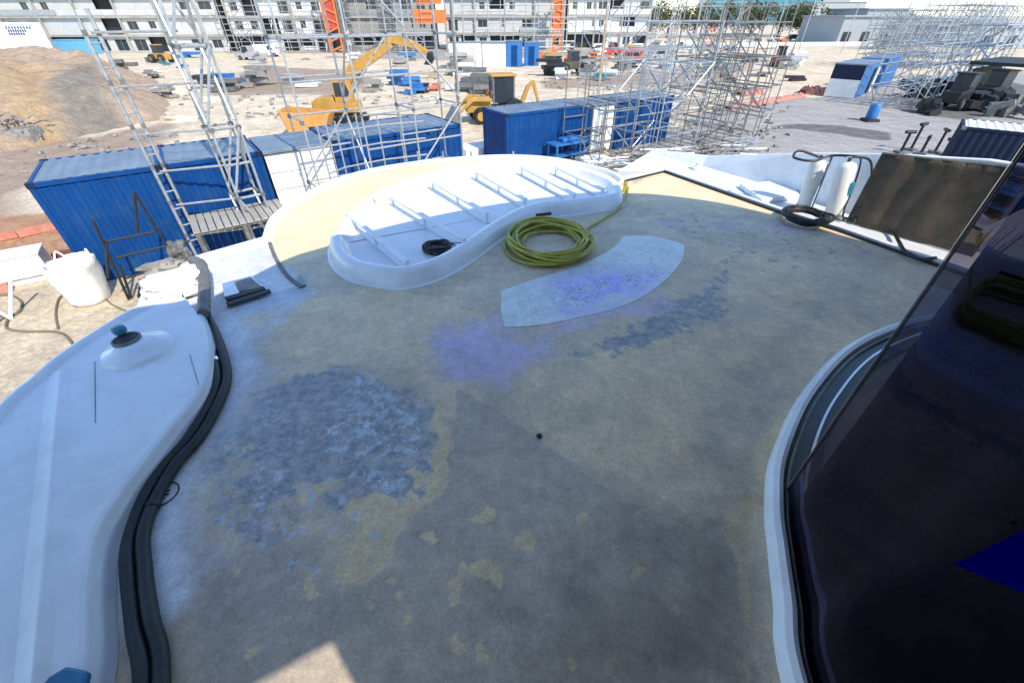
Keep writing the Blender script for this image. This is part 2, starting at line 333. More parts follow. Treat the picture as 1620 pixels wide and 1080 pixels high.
def fl_attr(X, Y):
    wx = np.zeros(X.shape); wy = np.zeros(X.shape)
    for i in np.ndindex(X.shape):
        q = Vector((X[i], Y[i], 0)); v = mn.noise_vector(q * 1.6) * .16 + mn.noise_vector(q * 5.) * .07 + mn.noise_vector(q * 13.) * .035; wx[i] = v.x; wy[i] = v.y
    X0, Y0 = X, Y; X = X + wx; Y = Y + wy
    def pg(w, *pts): return sstep(sdist(X, Y, pp(D, *pts)), w)
    A = {}
    A['tan'] = np.maximum.reduce([pg(.12, (480, 560), (500, 470), (640, 465), (760, 480), (780, 540), (720, 620), (640, 600), (560, 580)), pg(.15, (830, 600), (980, 540), (1200, 500), (1330, 470), (1340, 540), (1200, 640), (1000, 760), (850, 690)),
        pg(.2, (1100, 380), (1250, 400), (1300, 480), (1160, 480)), pg(.3, (980, 320), (1050, 270), (1440, 400), (1240, 345)), pg(.3, (380, 470), (600, 460), (700, 500), (560, 550), (400, 520)),
        pg(.12, (700, 640), (722, 640), (730, 740), (640, 830), (560, 900), (505, 895), (560, 830), (485, 800), (490, 750), (540, 760), (600, 800), (680, 740))])
    A['bright'] = np.maximum.reduce([pg(.05, (695, 640), (712, 640), (722, 735), (690, 790), (620, 850), (560, 905), (500, 892), (545, 850), (560, 800), (640, 810), (690, 745)), pg(.05, (485, 760), (505, 752), (560, 770), (520, 800), (500, 815)), pg(.03, (1175, 760), (1200, 700), (1290, 590), (1300, 600), (1210, 720), (1190, 1000), (1175, 1080)),
        *[pg(.02, (x - 13, y), (x, y - 16), (x + 13, y), (x, y + 18)) for x, y in ((757, 822), (748, 912), (724, 940), (625, 990), (628, 945), (757, 1000), (355, 915), (610, 920), (715, 1005), (690, 868), (770, 905), (805, 868), (655, 760), (930, 835), (1000, 905), (1060, 960), (560, 960), (470, 905), (880, 1010), (960, 1040), (410, 1000))]])
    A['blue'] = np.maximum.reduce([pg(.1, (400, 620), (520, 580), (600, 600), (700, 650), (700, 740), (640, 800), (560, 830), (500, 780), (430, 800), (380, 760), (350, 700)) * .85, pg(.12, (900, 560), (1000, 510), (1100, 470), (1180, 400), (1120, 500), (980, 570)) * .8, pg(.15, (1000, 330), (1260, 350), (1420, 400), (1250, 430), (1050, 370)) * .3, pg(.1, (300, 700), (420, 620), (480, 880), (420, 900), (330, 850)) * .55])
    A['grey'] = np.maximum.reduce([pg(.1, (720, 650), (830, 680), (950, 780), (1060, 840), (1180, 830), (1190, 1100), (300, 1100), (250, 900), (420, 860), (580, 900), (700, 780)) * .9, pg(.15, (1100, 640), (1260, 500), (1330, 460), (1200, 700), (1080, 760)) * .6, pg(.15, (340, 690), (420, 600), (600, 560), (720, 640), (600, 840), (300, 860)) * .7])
    A['cream'] = np.maximum(sstep(sdist(X0, Y0, pp(D, (440, 425), (425, 360), (470, 300), (800, 235), (1000, 280), (1000, 300), (880, 340), (560, 410), (520, 400))), .12), sstep(sdist(X0, Y0, pp(D, (985, 305), (1050, 262), (1440, 395), (1450, 410), (1240, 340))), .1) * .9)
    A['edge'] = sstep(sdist(X0, Y0, pp(D, (722, 612), (800, 655), (870, 705), (950, 765), (1040, 825), (1000, 900), (760, 900), (715, 760))), .035) * .9
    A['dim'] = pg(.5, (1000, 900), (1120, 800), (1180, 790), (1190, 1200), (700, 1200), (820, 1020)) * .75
    A['chalk'] = np.maximum.reduce([pg(.1, (520, 600), (600, 590), (690, 660), (690, 720), (600, 760), (520, 700)) * .42, pg(.06, (560, 760), (640, 770), (620, 810), (570, 800)) * .55, pg(.3, (300, 800), (420, 640), (560, 700), (640, 860), (400, 1000)) * .3])
    A['purple'] = np.maximum.reduce([pg(.2, (660, 545), (760, 500), (860, 545), (870, 570), (820, 600), (740, 600)) * .8, pg(.1, (830, 470), (960, 440), (1070, 470), (1080, 500), (980, 500), (860, 530)) * .5, pg(.2, (980, 340), (1240, 345), (1300, 370), (1050, 360)) * .35])
    A['pale'] = np.maximum.reduce([sstep(.10 - ldist(X, Y, spline(pp(D, (470, 455), (430, 500), (395, 540), (385, 620), (330, 700), (275, 780), (265, 850), (275, 900)), 4)), .2) * .8, pg(.15, (355, 480), (480, 440), (500, 460), (400, 500))])
    X, Y = X0 + wx * .3, Y0 + wy * .3
    A['white'] = np.maximum.reduce([sstep(.13 - ldist(X, Y, spline(pp(D, (355, 490), (370, 560), (355, 630), (300, 700), (240, 790), (230, 870), (240, 960)), 4)), .09), pg(.06, (200, 520), (225, 440), (310, 400), (425, 365), (446, 410), (470, 452), (400, 470), (360, 500), (300, 560))])
    return A
def spk2(N, L, noise, rng, mix, out):
    out = mix(rng(noise(5., 9, .78), .56, .68, 0, .3), out, (.62, .55, .43))
    for sc, lo, hi in ((13., .84, 1.12), (4., .86, 1.12), (90., .8, 1.16), (1.1, .86, 1.12)):
        g = rng(noise(sc, 9, .75), .33, .67, lo, hi); cc = N.new('ShaderNodeCombineColor'); [L.new(g, cc.inputs[i]) for i in range(3)]
        d = N.new('ShaderNodeMix'); d.data_type = 'RGBA'; d.blend_type = 'MULTIPLY'; d.inputs[0].default_value = 1; L.new(out, d.inputs[6]); L.new(cc.outputs[0], d.inputs[7]); out = d.outputs[2]
    v = N.new('ShaderNodeTexVoronoi'); v.feature = 'DISTANCE_TO_EDGE'; v.inputs['Scale'].default_value = 5.; tcs = N.new('ShaderNodeTexCoord')
    ds = N.new('ShaderNodeVectorMath'); ds.operation = 'ADD'; nn = N.new('ShaderNodeTexNoise'); nn.inputs['Scale'].default_value = 3; L.new(tcs.outputs['Object'], nn.inputs['Vector']); L.new(tcs.outputs['Object'], ds.inputs[0]); L.new(nn.outputs['Color'], ds.inputs[1]); L.new(ds.outputs[0], v.inputs['Vector'])
    a_ = N.new('ShaderNodeMath'); a_.operation = 'MULTIPLY'; L.new(rng(v.outputs['Distance'], .0, .012, .55, 0), a_.inputs[0]); L.new(rng(noise(3.1, 6, .7), .52, .62), a_.inputs[1]); out = mix(a_.outputs[0], out, (.14, .14, .14))
    ca = N.new('ShaderNodeAttribute'); ca.attribute_name = 'cream'; out = mix(rng(ca.outputs['Fac'], .35, .65), out, mix(rng(noise(1.5), .35, .65), (.76, .64, .41), (.70, .57, .35)))
    return out
def speck(N, L, tc, noise, rng, mix, math_, out):
    v = N.new('ShaderNodeTexVoronoi'); v.inputs['Scale'].default_value = 9; L.new(tc.outputs['Object'], v.inputs['Vector'])
    out = mix(math_('MULTIPLY', rng(v.outputs['Distance'], .0, .06, 1, 0), rng(noise(2.), .5, .6)), out, (.5, .5, .46))
    n = noise(26., 4, .6, (5., .7)); out = mix(rng(n, .62, .74, 0, .45), out, (.19, .20, .21))
    n = noise(34., 5, .7, (.25, -.5)); out = mix(rng(n, .60, .74, 0, .5), out, (.55, .52, .45)); n = noise(11., 9, .8); out = mix(rng(n, .57, .70, 0, .4), out, (.21, .22, .22)); n = noise(5., 9, .78); return mix(rng(n, .56, .68, 0, .35), out, (.62, .55, .43)) if False else spk2(N, L, noise, rng, mix, out)
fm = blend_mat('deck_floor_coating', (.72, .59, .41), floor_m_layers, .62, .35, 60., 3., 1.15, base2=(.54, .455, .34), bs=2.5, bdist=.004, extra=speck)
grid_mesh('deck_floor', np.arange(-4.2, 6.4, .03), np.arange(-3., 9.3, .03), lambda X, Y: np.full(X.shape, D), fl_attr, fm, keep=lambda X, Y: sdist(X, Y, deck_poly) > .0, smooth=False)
skirt = MB(); n = len(deck_poly); ring = [(p.x, p.y) for p in deck_poly]
skirt.prism(ring, -.1, D - .012); o = skirt.build('deck_body', gel, smooth=25); o['kind'] = 'structure'
# outer lip of the far deck, and of the left side
lipprof = [(-.05, -.06), (-.075, .0), (-.06, .05), (-.02, .065), (.03, .06), (.05, .035), (.06, .001)]
lp = spline(outer[7:] , 7); lip = sweep([Vector((p.x, p.y, D)) for p in lp], [(-a, b) for a, b in lipprof]).build('deck_rim', gel, smooth=True); lip.name = 'curved_deck_edge'; tag(lip, 'white rounded lip along the far curved edge of the deck', 'deck edge')
lip2 = sweep([Vector((p.x, p.y, D)) for p in [outer[4], outer[5], outer[6], outer[7]]], [(-a * .8, b * .8) for a, b in lipprof]).build('deck_edge_flange', gel, smooth=True); tag(lip2, 'white straight flange along the deck edge below the shadow tubes', 'rim')
tail = sweep(spline(pp(D + .003, (427, 385), (437, 410), (455, 437), (478, 455)), 6), [(-.022, 0), (-.018, .02), (.018, .02), (.022, 0)]).build('seam_strip', duct, smooth=True); tag(tail, 'thin grey strip curving off the end of the far rim', 'strip')
b = MB()
b.tube(pp(D + .02, (473, 436), (482, 452)), .012, 6); tag(b.build('teal_offcut', teal), 'small teal offcut beside the end of the grey strip', 'offcut')

# raised moulding on the left with its bulwark
zt = D + .14
edge_top = spline(pp(zt, (314, 497), (325, 545), (313, 612), (247, 695), (180, 783), (140, 850), (125, 950), (113, 1085)) + [Vector((-1.75, .1, zt)), Vector((-1.6, -1.2, zt)), Vector((-1.6, -3, zt))], 6)
base = offset(edge_top, .09)
wh = spline([Vector((-2.6, -3, zt)), Vector((-3.0, .3, zt))] + pp(zt, (-5, 660), (60, 600), (100, 565), (160, 525), (225, 487), (290, 470)), 5)
crease = pp(zt, (100, 585), (90, 700), (75, 900), (58, 1085)) + [Vector((-2.2, -.3, zt)), Vector((-2.1, -3, zt))]
b = MB(); top = edge_top + [Vector((p.x, p.y, zt)) for p in wh]
b.v = [tuple(p) for p in top]; b.f = [tuple(range(len(top)))]
plat = b.build('side_moulding', gel, smooth=False); tag(plat, 'long white raised moulding along the left side of the deck', 'moulding')
pf = [(0, 0), (-.02, -.006), (-.03, -.025), (-.05, -.115), (-.075, -.137)]
sgn = 1 if (offset(edge_top, .1)[20] - Vector((0, 1, zt))).length < (edge_top[20] - Vector((0, 1, zt))).length else -1
w = sweep(edge_top, [(-a * sgn, c) for a, c in pf], cap=False).build('side_face', gel, plat, smooth=True)
ridge = sweep(crease, [(-.09, .0), (-.02, .012), (.0, .02), (.02, .012), (.05, .0)]).build('ridge', gel, plat, smooth=60)
o_ = sweep(wh, [(-.05, .0), (-.035, .02), (.0, .03), (.04, .02), (.06, -.02), (.07, -.25)], cap=False)
o_.build('bulwark_edge', gel, plat, smooth=True)
# round hatch pad on the moulding
pc = P(213, 545, zt + .06); b = MB().lathe([(.25, -.06), (.235, -.03), (.16, .0), (.13, .02), (.08, .025)], pc, 36); pad = b.build('round_pad', gel, smooth=True); tag(pad, 'low round white dome on the left moulding holding a drain opening', 'dome')
hc = P(200, 537, zt + .09); MB().lathe([(.10, -.03), (.10, .012), (.085, .016), (.08, .0)], hc, 24).build('collar', galvd, pad, smooth=True)
MB().lathe([(.078, 0), (.078, .004)], hc + Vector((0, 0, .006)), 20).build('opening', dark, pad)
b = MB().lathe([(.045, -.01), (.05, .02), (.045, .04), (.02, .05)], P(190, 524, zt + .13), 16); tag(b.build('teal_stopper', teal, smooth=True), 'small teal cap beside the round drain opening', 'cap')
sc = MB()
for a_, c_ in (((150, 572), (151, 668)), ((300, 560), (314, 608))): sc.tube(pp(zt + .001, a_, c_), .003, 4)
sc.build('scribed_line', galvd, plat)
b = MB()
for q in range(4):
    b.add(pp(D + .02 + .02 * (q % 2), (72 + q * 3, 1090), (105 + q, 1052 + q), (145 - q * 2, 1062), (128, 1100)), [(0, 1, 2, 3)])
tb = MB(); poly = pp(zt + .03, (60, 1100), (80, 1072), (108, 1055), (142, 1062), (132, 1110))
tb.prism([(p.x, p.y) for p in poly], zt + .006, zt + .05); tag(tb.build('blue_sheet', tarpb, bevel=.01), 'crumpled blue plastic piece at the bottom left corner', 'plastic sheet')

# pipes along the moulding
path = spline(pp(D + .04, (322, 505), (333, 525), (346, 562), (351, 600), (337, 642), (308, 690), (270, 735), (236, 790), (216, 850), (216, 910), (226, 985), (240, 1070)) + [Vector((-1.35, .15, D + .04)), Vector((-.9, -1.0, D + .04))], 8)
base_end = P(320, 492, D + .12)
for k, s_ in enumerate((-1, 1)):
    pth = [base_end + Vector((.04 * s_, 0, 0))] + offset(path, .034 * s_)
    for i, p in enumerate(pth): p.z += .004 * math.sin(i * .4 + s_)
    o = MB().tube(pth, .034, 14).build('black_pipe', rubber, smooth=True)
    tag(o, ['outer of two black pipes snaking along the white moulding, nearer the moulding', 'inner of two black pipes snaking along the white moulding, nearer the grey floor'][k], 'pipe', 'black pipes along the moulding')
    i0 = 18 if k == 0 else 58
    MB().tube(pth[i0:i0 + 2], .038, 14).build('clamp', steel if k == 0 else rubber, o)
dp = spline([P(305, 412, D + .16), P(318, 418, D + .2), P(323, 440, D + .16), P(323, 470, D + .14), P(322, 496, D + .13)], 6)
b = MB(); rr = [.05 + .005 * (i % 2) for i in range(len(dp))]; b.tube(dp, rr, 12)
tag(b.build('grey_duct', duct, smooth=True), 'grey wrapped duct at the head of the black pipes', 'duct')
# marker ring on floor
b = MB(); c0 = P(257, 781, D + .004)
b.tube([c0 + Vector((.085 * math.cos(a), .085 * math.sin(a), 0)) for a in np.linspace(0, 2 * math.pi, 24, endpoint=False)], .004, 4, closed=True)
for a in (0, .8, 1.6, 2.4): b.tube([c0 + Vector((.04 * math.cos(a), .04 * math.sin(a), 0)), c0 - Vector((.04 * math.cos(a), .04 * math.sin(a), 0))], .004, 4)
tag(b.build('floor_drain_mark', rubber), 'small round drain mark half under the black pipes', 'drain')

# vent slot and plate
vt = thing('slot_vent', 'steel plate with two black framed slots on the white deck corner', 'vent', tuple(P(392, 465, D)))
lv = Vector(P(392, 465, D))
def relpoly(z, *pts): return [tuple(Vector(p) - lv)[:2] for p in pp(z, *pts)]
MB().prism(relpoly(D, (353, 452), (398, 440), (430, 465), (360, 488)), .012, .03).build('plate', steel, vt)
MB().prism(relpoly(D, (372, 450), (398, 443), (418, 459), (380, 466)), .032, .036).build('recess', galvd, vt)
for a_ in (((358, 476), (420, 459), (423, 463), (360, 481)), ((360, 485), (428, 463), (431, 467), (362, 490))):
    MB().prism(relpoly(D, *a_), .031, .05).build('slot', dark, vt)

# ------------------------------------------------------------------ yin-yang tub
near = pp(D, (520, 395), (523, 418), (545, 440), (582, 452), (640, 457), (700, 441), (750, 412), (800, 375), (850, 348), (905, 341), (955, 334))
farp = pp(D + .19, (985, 308), (990, 297), (975, 280), (925, 263), (860, 254), (790, 252), (730, 257), (680, 269), (630, 285), (585, 303), (548, 330), (522, 362))
tub = spline([Vector((p.x, p.y, D)) for p in near] + [Vector((p.x, p.y, D)) for p in farp], 6, closed=True)
cx = sum(p.x for p in tub) / len(tub); cy = sum(p.y for p in tub) / len(tub)
ar = sum(tub[i].x * tub[(i + 1) % len(tub)].y - tub[(i + 1) % len(tub)].x * tub[i].y for i in range(len(tub)))
sg = 1 if ar > 0 else -1
prof = [(-.01, .0), (.015, .01), (.05, .13), (.075, .175), (.105, .19), (.15, .19), (.18, .178), (.20, .14), (.235, .075), (.27, .06)]
T = thing('shaped_tub', 'large white teardrop tub with raised rim on the far part of the deck', 'tub')
sweep(tub, [(a * sg, c) for a, c in prof], closed=True).build('rim_wall', gel, T, smooth=True)
inn = [p for p in offset(tub, .26 * sg, True) if ldist(np.array([p.x]), np.array([p.y]), tub + [tub[0]])[0] > .252]; b = MB(); b.v = [(p.x, p.y, D + .062) for p in inn]; b.f = [tuple(range(len(inn)))]; b.build('tub_floor', gel, T, fix=False)
# small scoop on rim
MB().lathe([(.10, -.14), (.12, .0), (.11, .012), (.085, .006), (.05, -.012)], P(604, 312, D + .19), 24).build('scoop', gel, T, smooth=True)
railp = [((550, 338), (645, 414)), ((618, 311), (735, 379)), ((682, 286), (772, 338)), ((752, 271), (832, 316)), ((824, 264), (910, 308)), ((878, 264), (955, 300))]
lab = ['leftmost low white rail across the tub', 'second low white rail from the left, above the black cable coil', 'third low white rail from the left in the tub', 'fourth low rail from the left, at the middle of the tub', 'fifth low rail, second from the right end of the tub', 'rightmost short rail in the narrow end of the tub']
for (a_, c_), l_ in zip(railp, lab):
    a, c = P(*a_, D + .2), P(*c_, D + .2); dv = c - a; rz = math.atan2(dv.y, dv.x); L = dv.length
    r = thing('floor_rail', l_, 'rail', (a.x, a.y, D + .062), rz, 'low rails across the tub')
    MB().box((L / 2, 0, .135), (L, .06, .035)).build('top_bar', gel, r, bevel=.004)
    MB().box((L / 2, 0, .01), (L, .06, .02)).build('foot_bar', gel, r, bevel=.004)
    for t in (.02, .5, .98): MB().box((L * t, 0, .072), (.03, .03, .108)).build('post', gel, r)
# coils
def coil(name, m, c, ro, ri, loops, r, zs, n=36, asp=1., rot=0, seed=1, extra=None, hz=.1):
    rnd = random.Random(seed); pts = []
    for L in range(loops):
        R = rnd.uniform(ri, ro); ox, oy = rnd.uniform(-.04, .04) * ro * 2, rnd.uniform(-.04, .04) * ro * 2; z0 = rnd.uniform(0, hz); ph = rnd.uniform(0, 6.28); w = rnd.uniform(.0, .05)
        for k in range(n):
            a = 2 * math.pi * k / n; q = R * (1 + w * math.sin(2 * a + ph))
            x, y = q * math.cos(a) * asp + ox, q * math.sin(a) + oy
            pts.append(Vector((c[0] + x * math.cos(rot) - y * math.sin(rot), c[1] + x * math.sin(rot) + y * math.cos(rot), zs + r + z0 + .015 * math.sin(a * 3 + ph))))
    pts = [(pts[max(0, i - 1)] + pts[i] * 2 + pts[min(len(pts) - 1, i + 1)] * 1) / 4 for i in range(len(pts))]
    if extra: pts += extra
    return MB().tube(pts, r, 7).build(name, m, smooth=60)
cc = P(868, 382, D + .06)
ex = spline([Vector((cc.x + .55, cc.y, D + .1))] + pp(D + .03, (925, 365), (960, 343), (985, 322), (993, 300), (990, 288)), 6)
yh = coil('coiled_hose', yhose, cc, .60, .40, 17, .0165, D, 40, .9, .0, 3, ex, .12); tag(yh, 'big coil of yellow hose lying on the grey floor beside the tub', 'hose')
MB().box(tuple(P(860, 339, D + .13)), (.22, .04, .03), .3).build('tie_strap', dark, yh)
kc = P(693, 393, D + .08); tag(coil('cable_coil', rubber, kc, .165, .085, 12, .012, D + .062, 20, 1.1, .3, 9, [kc + Vector((.12, .14, .0)), kc + Vector((.3, .17, -.01)), kc + Vector((.36, .2, -.01))], .06), 'small tangled coil of black cable inside the white tub', 'cable')
b = MB().box(tuple(P(989, 296, D + .08)), (.05, .03, .16), .3); b.box(tuple(P(993, 300, D + .04)), (.03, .03, .08)); tag(b.build('yellow_bracket', yhose), 'small yellow bracket at the pointed end of the tub', 'bracket')
# film sheet
fp = spline(pp(D, (792, 460), (850, 440), (915, 420), (965, 395), (985, 376)), 4)[:-1] + spline(pp(D, (985, 374), (1030, 373), (1083, 386)), 3)[:-1] + spline(pp(D, (1083, 388), (1078, 415), (1040, 455), (985, 485), (915, 503), (850, 515), (797, 518)), 4)[:-1] + pp(D, (797, 518), (792, 490))
film = bpy.data.materials.new('pale_film'); film.use_nodes = True; N = film.node_tree.nodes; Lk = film.node_tree.links; bs_ = N['Principled BSDF']; bs_.inputs['Roughness'].default_value = .45
tc = N.new('ShaderNodeTexCoord')
def _n(sc, d=6, ro=.6, mp=None):
    n = N.new('ShaderNodeTexNoise'); n.inputs['Scale'].default_value = sc; n.inputs['Detail'].default_value = d; n.inputs['Roughness'].default_value = ro; n.inputs['Distortion'].default_value = 1.5
    Lk.new(tc.outputs['Object'], n.inputs['Vector']); return n.outputs[0]
def _r(x, a, b_, c=0, d=1):
    r = N.new('ShaderNodeMapRange'); [setattr(r.inputs[i], 'default_value', v) for i, v in zip((1, 2, 3, 4), (a, b_, c, d))]; Lk.new(x, r.inputs[0]); return r.outputs[0]
def _m(f, a, c):
    x = N.new('ShaderNodeMix'); x.data_type = 'RGBA'; Lk.new(f, x.inputs[0])
    for i, s_ in ((6, a), (7, c)):
        if isinstance(s_, tuple): x.inputs[i].default_value = (*s_, 1)
        else: Lk.new(s_, x.inputs[i])
    return x.outputs[2]
at = N.new('ShaderNodeAttribute'); at.attribute_name = 'purple'; at2 = N.new('ShaderNodeAttribute'); at2.attribute_name = 'scrib'
c_ = _m(_r(_n(3), .35, .65), (.66, .73, .72), (.76, .80, .78)); c_ = _m(_r(_n(2.2), .45, .6, 0, .3), c_, (.40, .43, .43))
mu = N.new('ShaderNodeMath'); mu.operation = 'MULTIPLY'; Lk.new(at.outputs['Fac'], mu.inputs[0]); Lk.new(_r(_n(4), .3, .6), mu.inputs[1]); c_ = _m(mu.outputs[0], c_, (.50, .46, .90))
sn = N.new('ShaderNodeMath'); sn.operation = 'SUBTRACT'; Lk.new(_n(9, 3, .55), sn.inputs[0]); sn.inputs[1].default_value = .5
sa = N.new('ShaderNodeMath'); sa.operation = 'ABSOLUTE'; Lk.new(sn.outputs[0], sa.inputs[0])
sm = N.new('ShaderNodeMath'); sm.operation = 'MULTIPLY'; Lk.new(_r(sa.outputs[0], .006, .028, 1, 0), sm.inputs[0]); Lk.new(at2.outputs['Fac'], sm.inputs[1]); c_ = _m(sm.outputs[0], c_, (.16, .20, .26))
Lk.new(c_, bs_.inputs['Base Color'])
fo = grid_mesh('floor_film', np.arange(-.2, 2.4, .008), np.arange(3.1, 5.4, .008), lambda X, Y: np.full(X.shape, D + .003),
    lambda X, Y: dict(purple=sstep(sdist(X, Y, pp(D, (880, 440), (960, 425), (1050, 430), (1030, 470), (940, 490), (880, 495))), .18), scrib=np.maximum(sstep(sdist(X, Y, pp(D, (860, 460), (980, 430), (1060, 420), (1060, 440), (980, 470), (880, 490))), .12), sstep(sdist(X, Y, fp) - .08, .1) * .5)), film, keep=lambda X, Y: sdist(X, Y, fp) > 0, kind='thing')
tag(fo, 'pale blue arc of protective film stuck on the grey deck floor', 'film')
b = MB().lathe([(.02, 0), (.022, .01), (.012, .018)], P(853, 690, D + .002), 10); tag(b.build('black_plug', rubber), 'tiny black plug lying alone on the bare deck floor', 'plug')
rnd = random.Random(4)

# ------------------------------------------------------------------ gutter, side ledge, bulwark on the right
gp = [P(985, 287, D), P(1050, 272, D)] + pp(D, (1130, 300), (1230, 335), (1330, 366), (1440, 405)) + [Vector((5.9, 2.6, D))]
g = thing('edge_gutter', 'angled steel gutter strip running along the right edge of the deck', 'gutter')
sweep(gp, [(-.05, .0), (-.05, .035), (-.04, .035), (-.04, .006), (.0, .004)]).build('inner_flange', dark, g)
sweep(gp, [(.004, .0), (.004, .045), (.09, .045), (.09, .0)]).build('cap_strip', gel, g)
wb = [Vector(p) for p in ((2.9, 9.5, D), (3.68, 8.52, D), (4.54, 7.09, D), (4.97, 5.96, D), (5.5, 5.12, D), (6.4, 3.7, D), (7.2, 2.0, D))]
ledge = [(2.0, 8.2)] + [(p.x, p.y) for p in wb] + [(p.x + .02, p.y) for p in reversed(gp[1:])]
o = MB().prism(ledge, -.05, D - .004).build('side_ledge', gel); o['kind'] = 'structure'
o = MB()
hts = [.04, .16, .56, .82, .96, 1.0, 1.0]; wbs = wb
v = []; 
for k, p in enumerate(wbs):
    t = (wbs[min(k + 1, 6)] - wbs[max(k - 1, 0)]).normalized(); nrm = Vector((-t.y, t.x, 0)) ; nrm = nrm if nrm.x > 0 else -nrm
    for off, z in ((0, -.0), (.10, hts[k]), (.19, hts[k]), (.19, -4.0), (.0, -4.0)): v.append(tuple(p + nrm * off + Vector((0, 0, z))))
fs = [(i * 5 + j, i * 5 + (j + 1) % 5, (i + 1) * 5 + (j + 1) % 5, (i + 1) * 5 + j) for i in range(6) for j in range(5)] + [tuple(range(5)), tuple(30 + j for j in range(5))]
o.add(v, fs); bw = o.build('side_bulwark', gel, bevel=.015); tag(bw, 'white rising bulwark wall beyond the ledge at the right deck edge', 'bulwark')
b = MB().lathe([(.11, 0), (.10, .04), (.05, .06), (.035, .11), (.06, .13)], P(1103, 268, D), 20); tag(b.build('white_bollard', gel, smooth=True), 'small white mushroom bollard near the far corner of the ledge', 'bollard')
hb = MB(); q = pp(D + .05, (1170, 292), (1250, 285), (1265, 310), (1205, 318)); hb.prism([(p.x, p.y) for p in q], D - .002, D + .07); tag(hb.build('ledge_hatch', gel, bevel=.012), 'flat white hatch step on the ledge beside the tanks', 'hatch')
# tanks
tk_axis = Vector((.35, .30, .9)).normalized()
def tank(name, bpx, tpx, r, label, m=white):
    b0 = P(*bpx, D + .02); L = .80; r_ = RM @ np.array([tpx[0] - 810., 540. - tpx[1], -FPX]); r_ = Vector(r_)
    k = b0.to_2d().length / Vector((r_.x, r_.y)).length; t0 = Vector((0, 0, CAMZ)) + r_ * k; ax = (t0 - b0).normalized(); L = (t0 - b0).length
    t = thing(name, label, 'tank', tuple(b0), 0, 'tanks leaning on the bulwark')
    MB().lathe([(r * .9, .02), (r, .05), (r, L - .07), (r * .85, L - .03), (r * .35, L)], (0, 0, 0), 24, ax).build('shell', m, t, smooth=True)
    MB().lathe([(r * 1.06, 0), (r * 1.06, .05)], (0, 0, 0), 24, ax).build('foot_ring', galvd, t, smooth=True)
    e = ax * L; MB().tube([e, e + ax * .06], .03, 10).build('valve', steel, t); MB().tube([e + ax * .05 - Vector((.05, 0, 0)), e + ax * .05 + Vector((.05, 0, 0))], .012, 8).build('handle', steel, t)
    return t, b0 + e
t1, e1 = tank('gas_tank', (1272, 328), (1297, 252), .105, 'left of two tall white tanks leaning on the bulwark')
t2, e2 = tank('gas_tank', (1318, 342), (1342, 256), .115, 'right white tank against the bulwark, with a teal band')
b = MB().tube(pp(D + .55, (1282, 338), (1306, 290)) , .018, 8); b = MB().tube([P(1281, 334, D + .03), P(1318, 244, D + .03) * 0 + e1 + Vector((.14, -.02, .04))], .018, 8)
tag(b.build('steel_rod', steel), 'slim metal rod standing between the two white tanks', 'rod')
b = MB().lathe([(.055, 0), (.06, .1), (.05, .16), (.02, .18)], Vector(e2) + Vector((.1, -.1, -.4)), 14); tag(b.build('teal_canister', teal, smooth=True), 'small teal canister beside the right white tank', 'canister')
def hose(name, pts, r, m, label, cat='hose', n=6): o = MB().tube(spline(pts, n), r, 8).build(name, m, smooth=True); return tag(o, label, cat)
hose('black_hose', [e1 + Vector((-.02, 0, .03)), e1 + Vector((-.30, .05, .10)), e1 + Vector((-.36, .02, .02)), e1 + Vector((-.15, -.08, .0)), e1 + Vector((.12, -.05, .06)), e2 + Vector((.1, 0, .06)), e2 + Vector((.3, 0, .0)), e2 + Vector((.36, -.1, -.25)), e2 + Vector((.28, -.25, -.55)), P(1350, 352, D + .03)], .016, rubber, 'black hose looping over the tops of the white tanks')
hose('thin_hose', [e2 + Vector((.02, 0, .05)), e2 + Vector((.14, -.02, .03)), e2 + Vector((.17, -.08, -.3)), e2 + Vector((.1, -.2, -.6)), P(1335, 350, D + .03)], .011, rubber, 'thinner black hose dropping down the right tank side')
kc = P(1272, 346, D + .05); tag(coil('hose_coil', rubber, kc, .30, .22, 7, .018, D + .02, 28, 1.05, .2, 5, None, .08), 'coil of black hose on the deck edge below the tanks', 'hose')
kc2 = P(1290, 333, D + .06)
hose('loose_cable', pp(D + .05, (1335, 345), (1375, 352), (1410, 365), (1422, 382), (1432, 398), (1455, 410), (1480, 408)), .02, rubber, 'loose black cable trailing over the right deck edge', 'cable')
# brown netting panel
b = MB(); A_ = [P(1338, 350, D + .01), P(1480, 390, D + .01)]; up_ = Vector((.10, .10, .98)); 
nx_, nz_ = 26, 12; pts = []
for j in range(nz_ + 1):
    for i in range(nx_ + 1):
        p = A_[0].lerp(A_[1] + (A_[1] - A_[0]) * .35, i / nx_) + Vector((.09, .07, .98)) * (j / nz_) * (.90 + .10 * i / nx_); p += Vector((.8, .6, 0)) * .03 * mn.noise(Vector((i * .3, j * .08, 0))) ; pts.append(tuple(p))
b.v = pts; b.f = [(j * (nx_ + 1) + i, j * (nx_ + 1) + i + 1, (j + 1) * (nx_ + 1) + i + 1, (j + 1) * (nx_ + 1) + i) for j in range(nz_) for i in range(nx_)]
net = b.build('brown_screen', brownm, smooth=True); tag(net, 'dark brown netting screen leaning on the bulwark right of the tanks', 'screen')
md = net.modifiers.new('s', 'SOLIDIFY'); md.thickness = .012
MB().tube([Vector(pts[nz_ * (nx_ + 1)]), Vector(pts[-1])], .014, 8).build('top_rail', galvd, net)

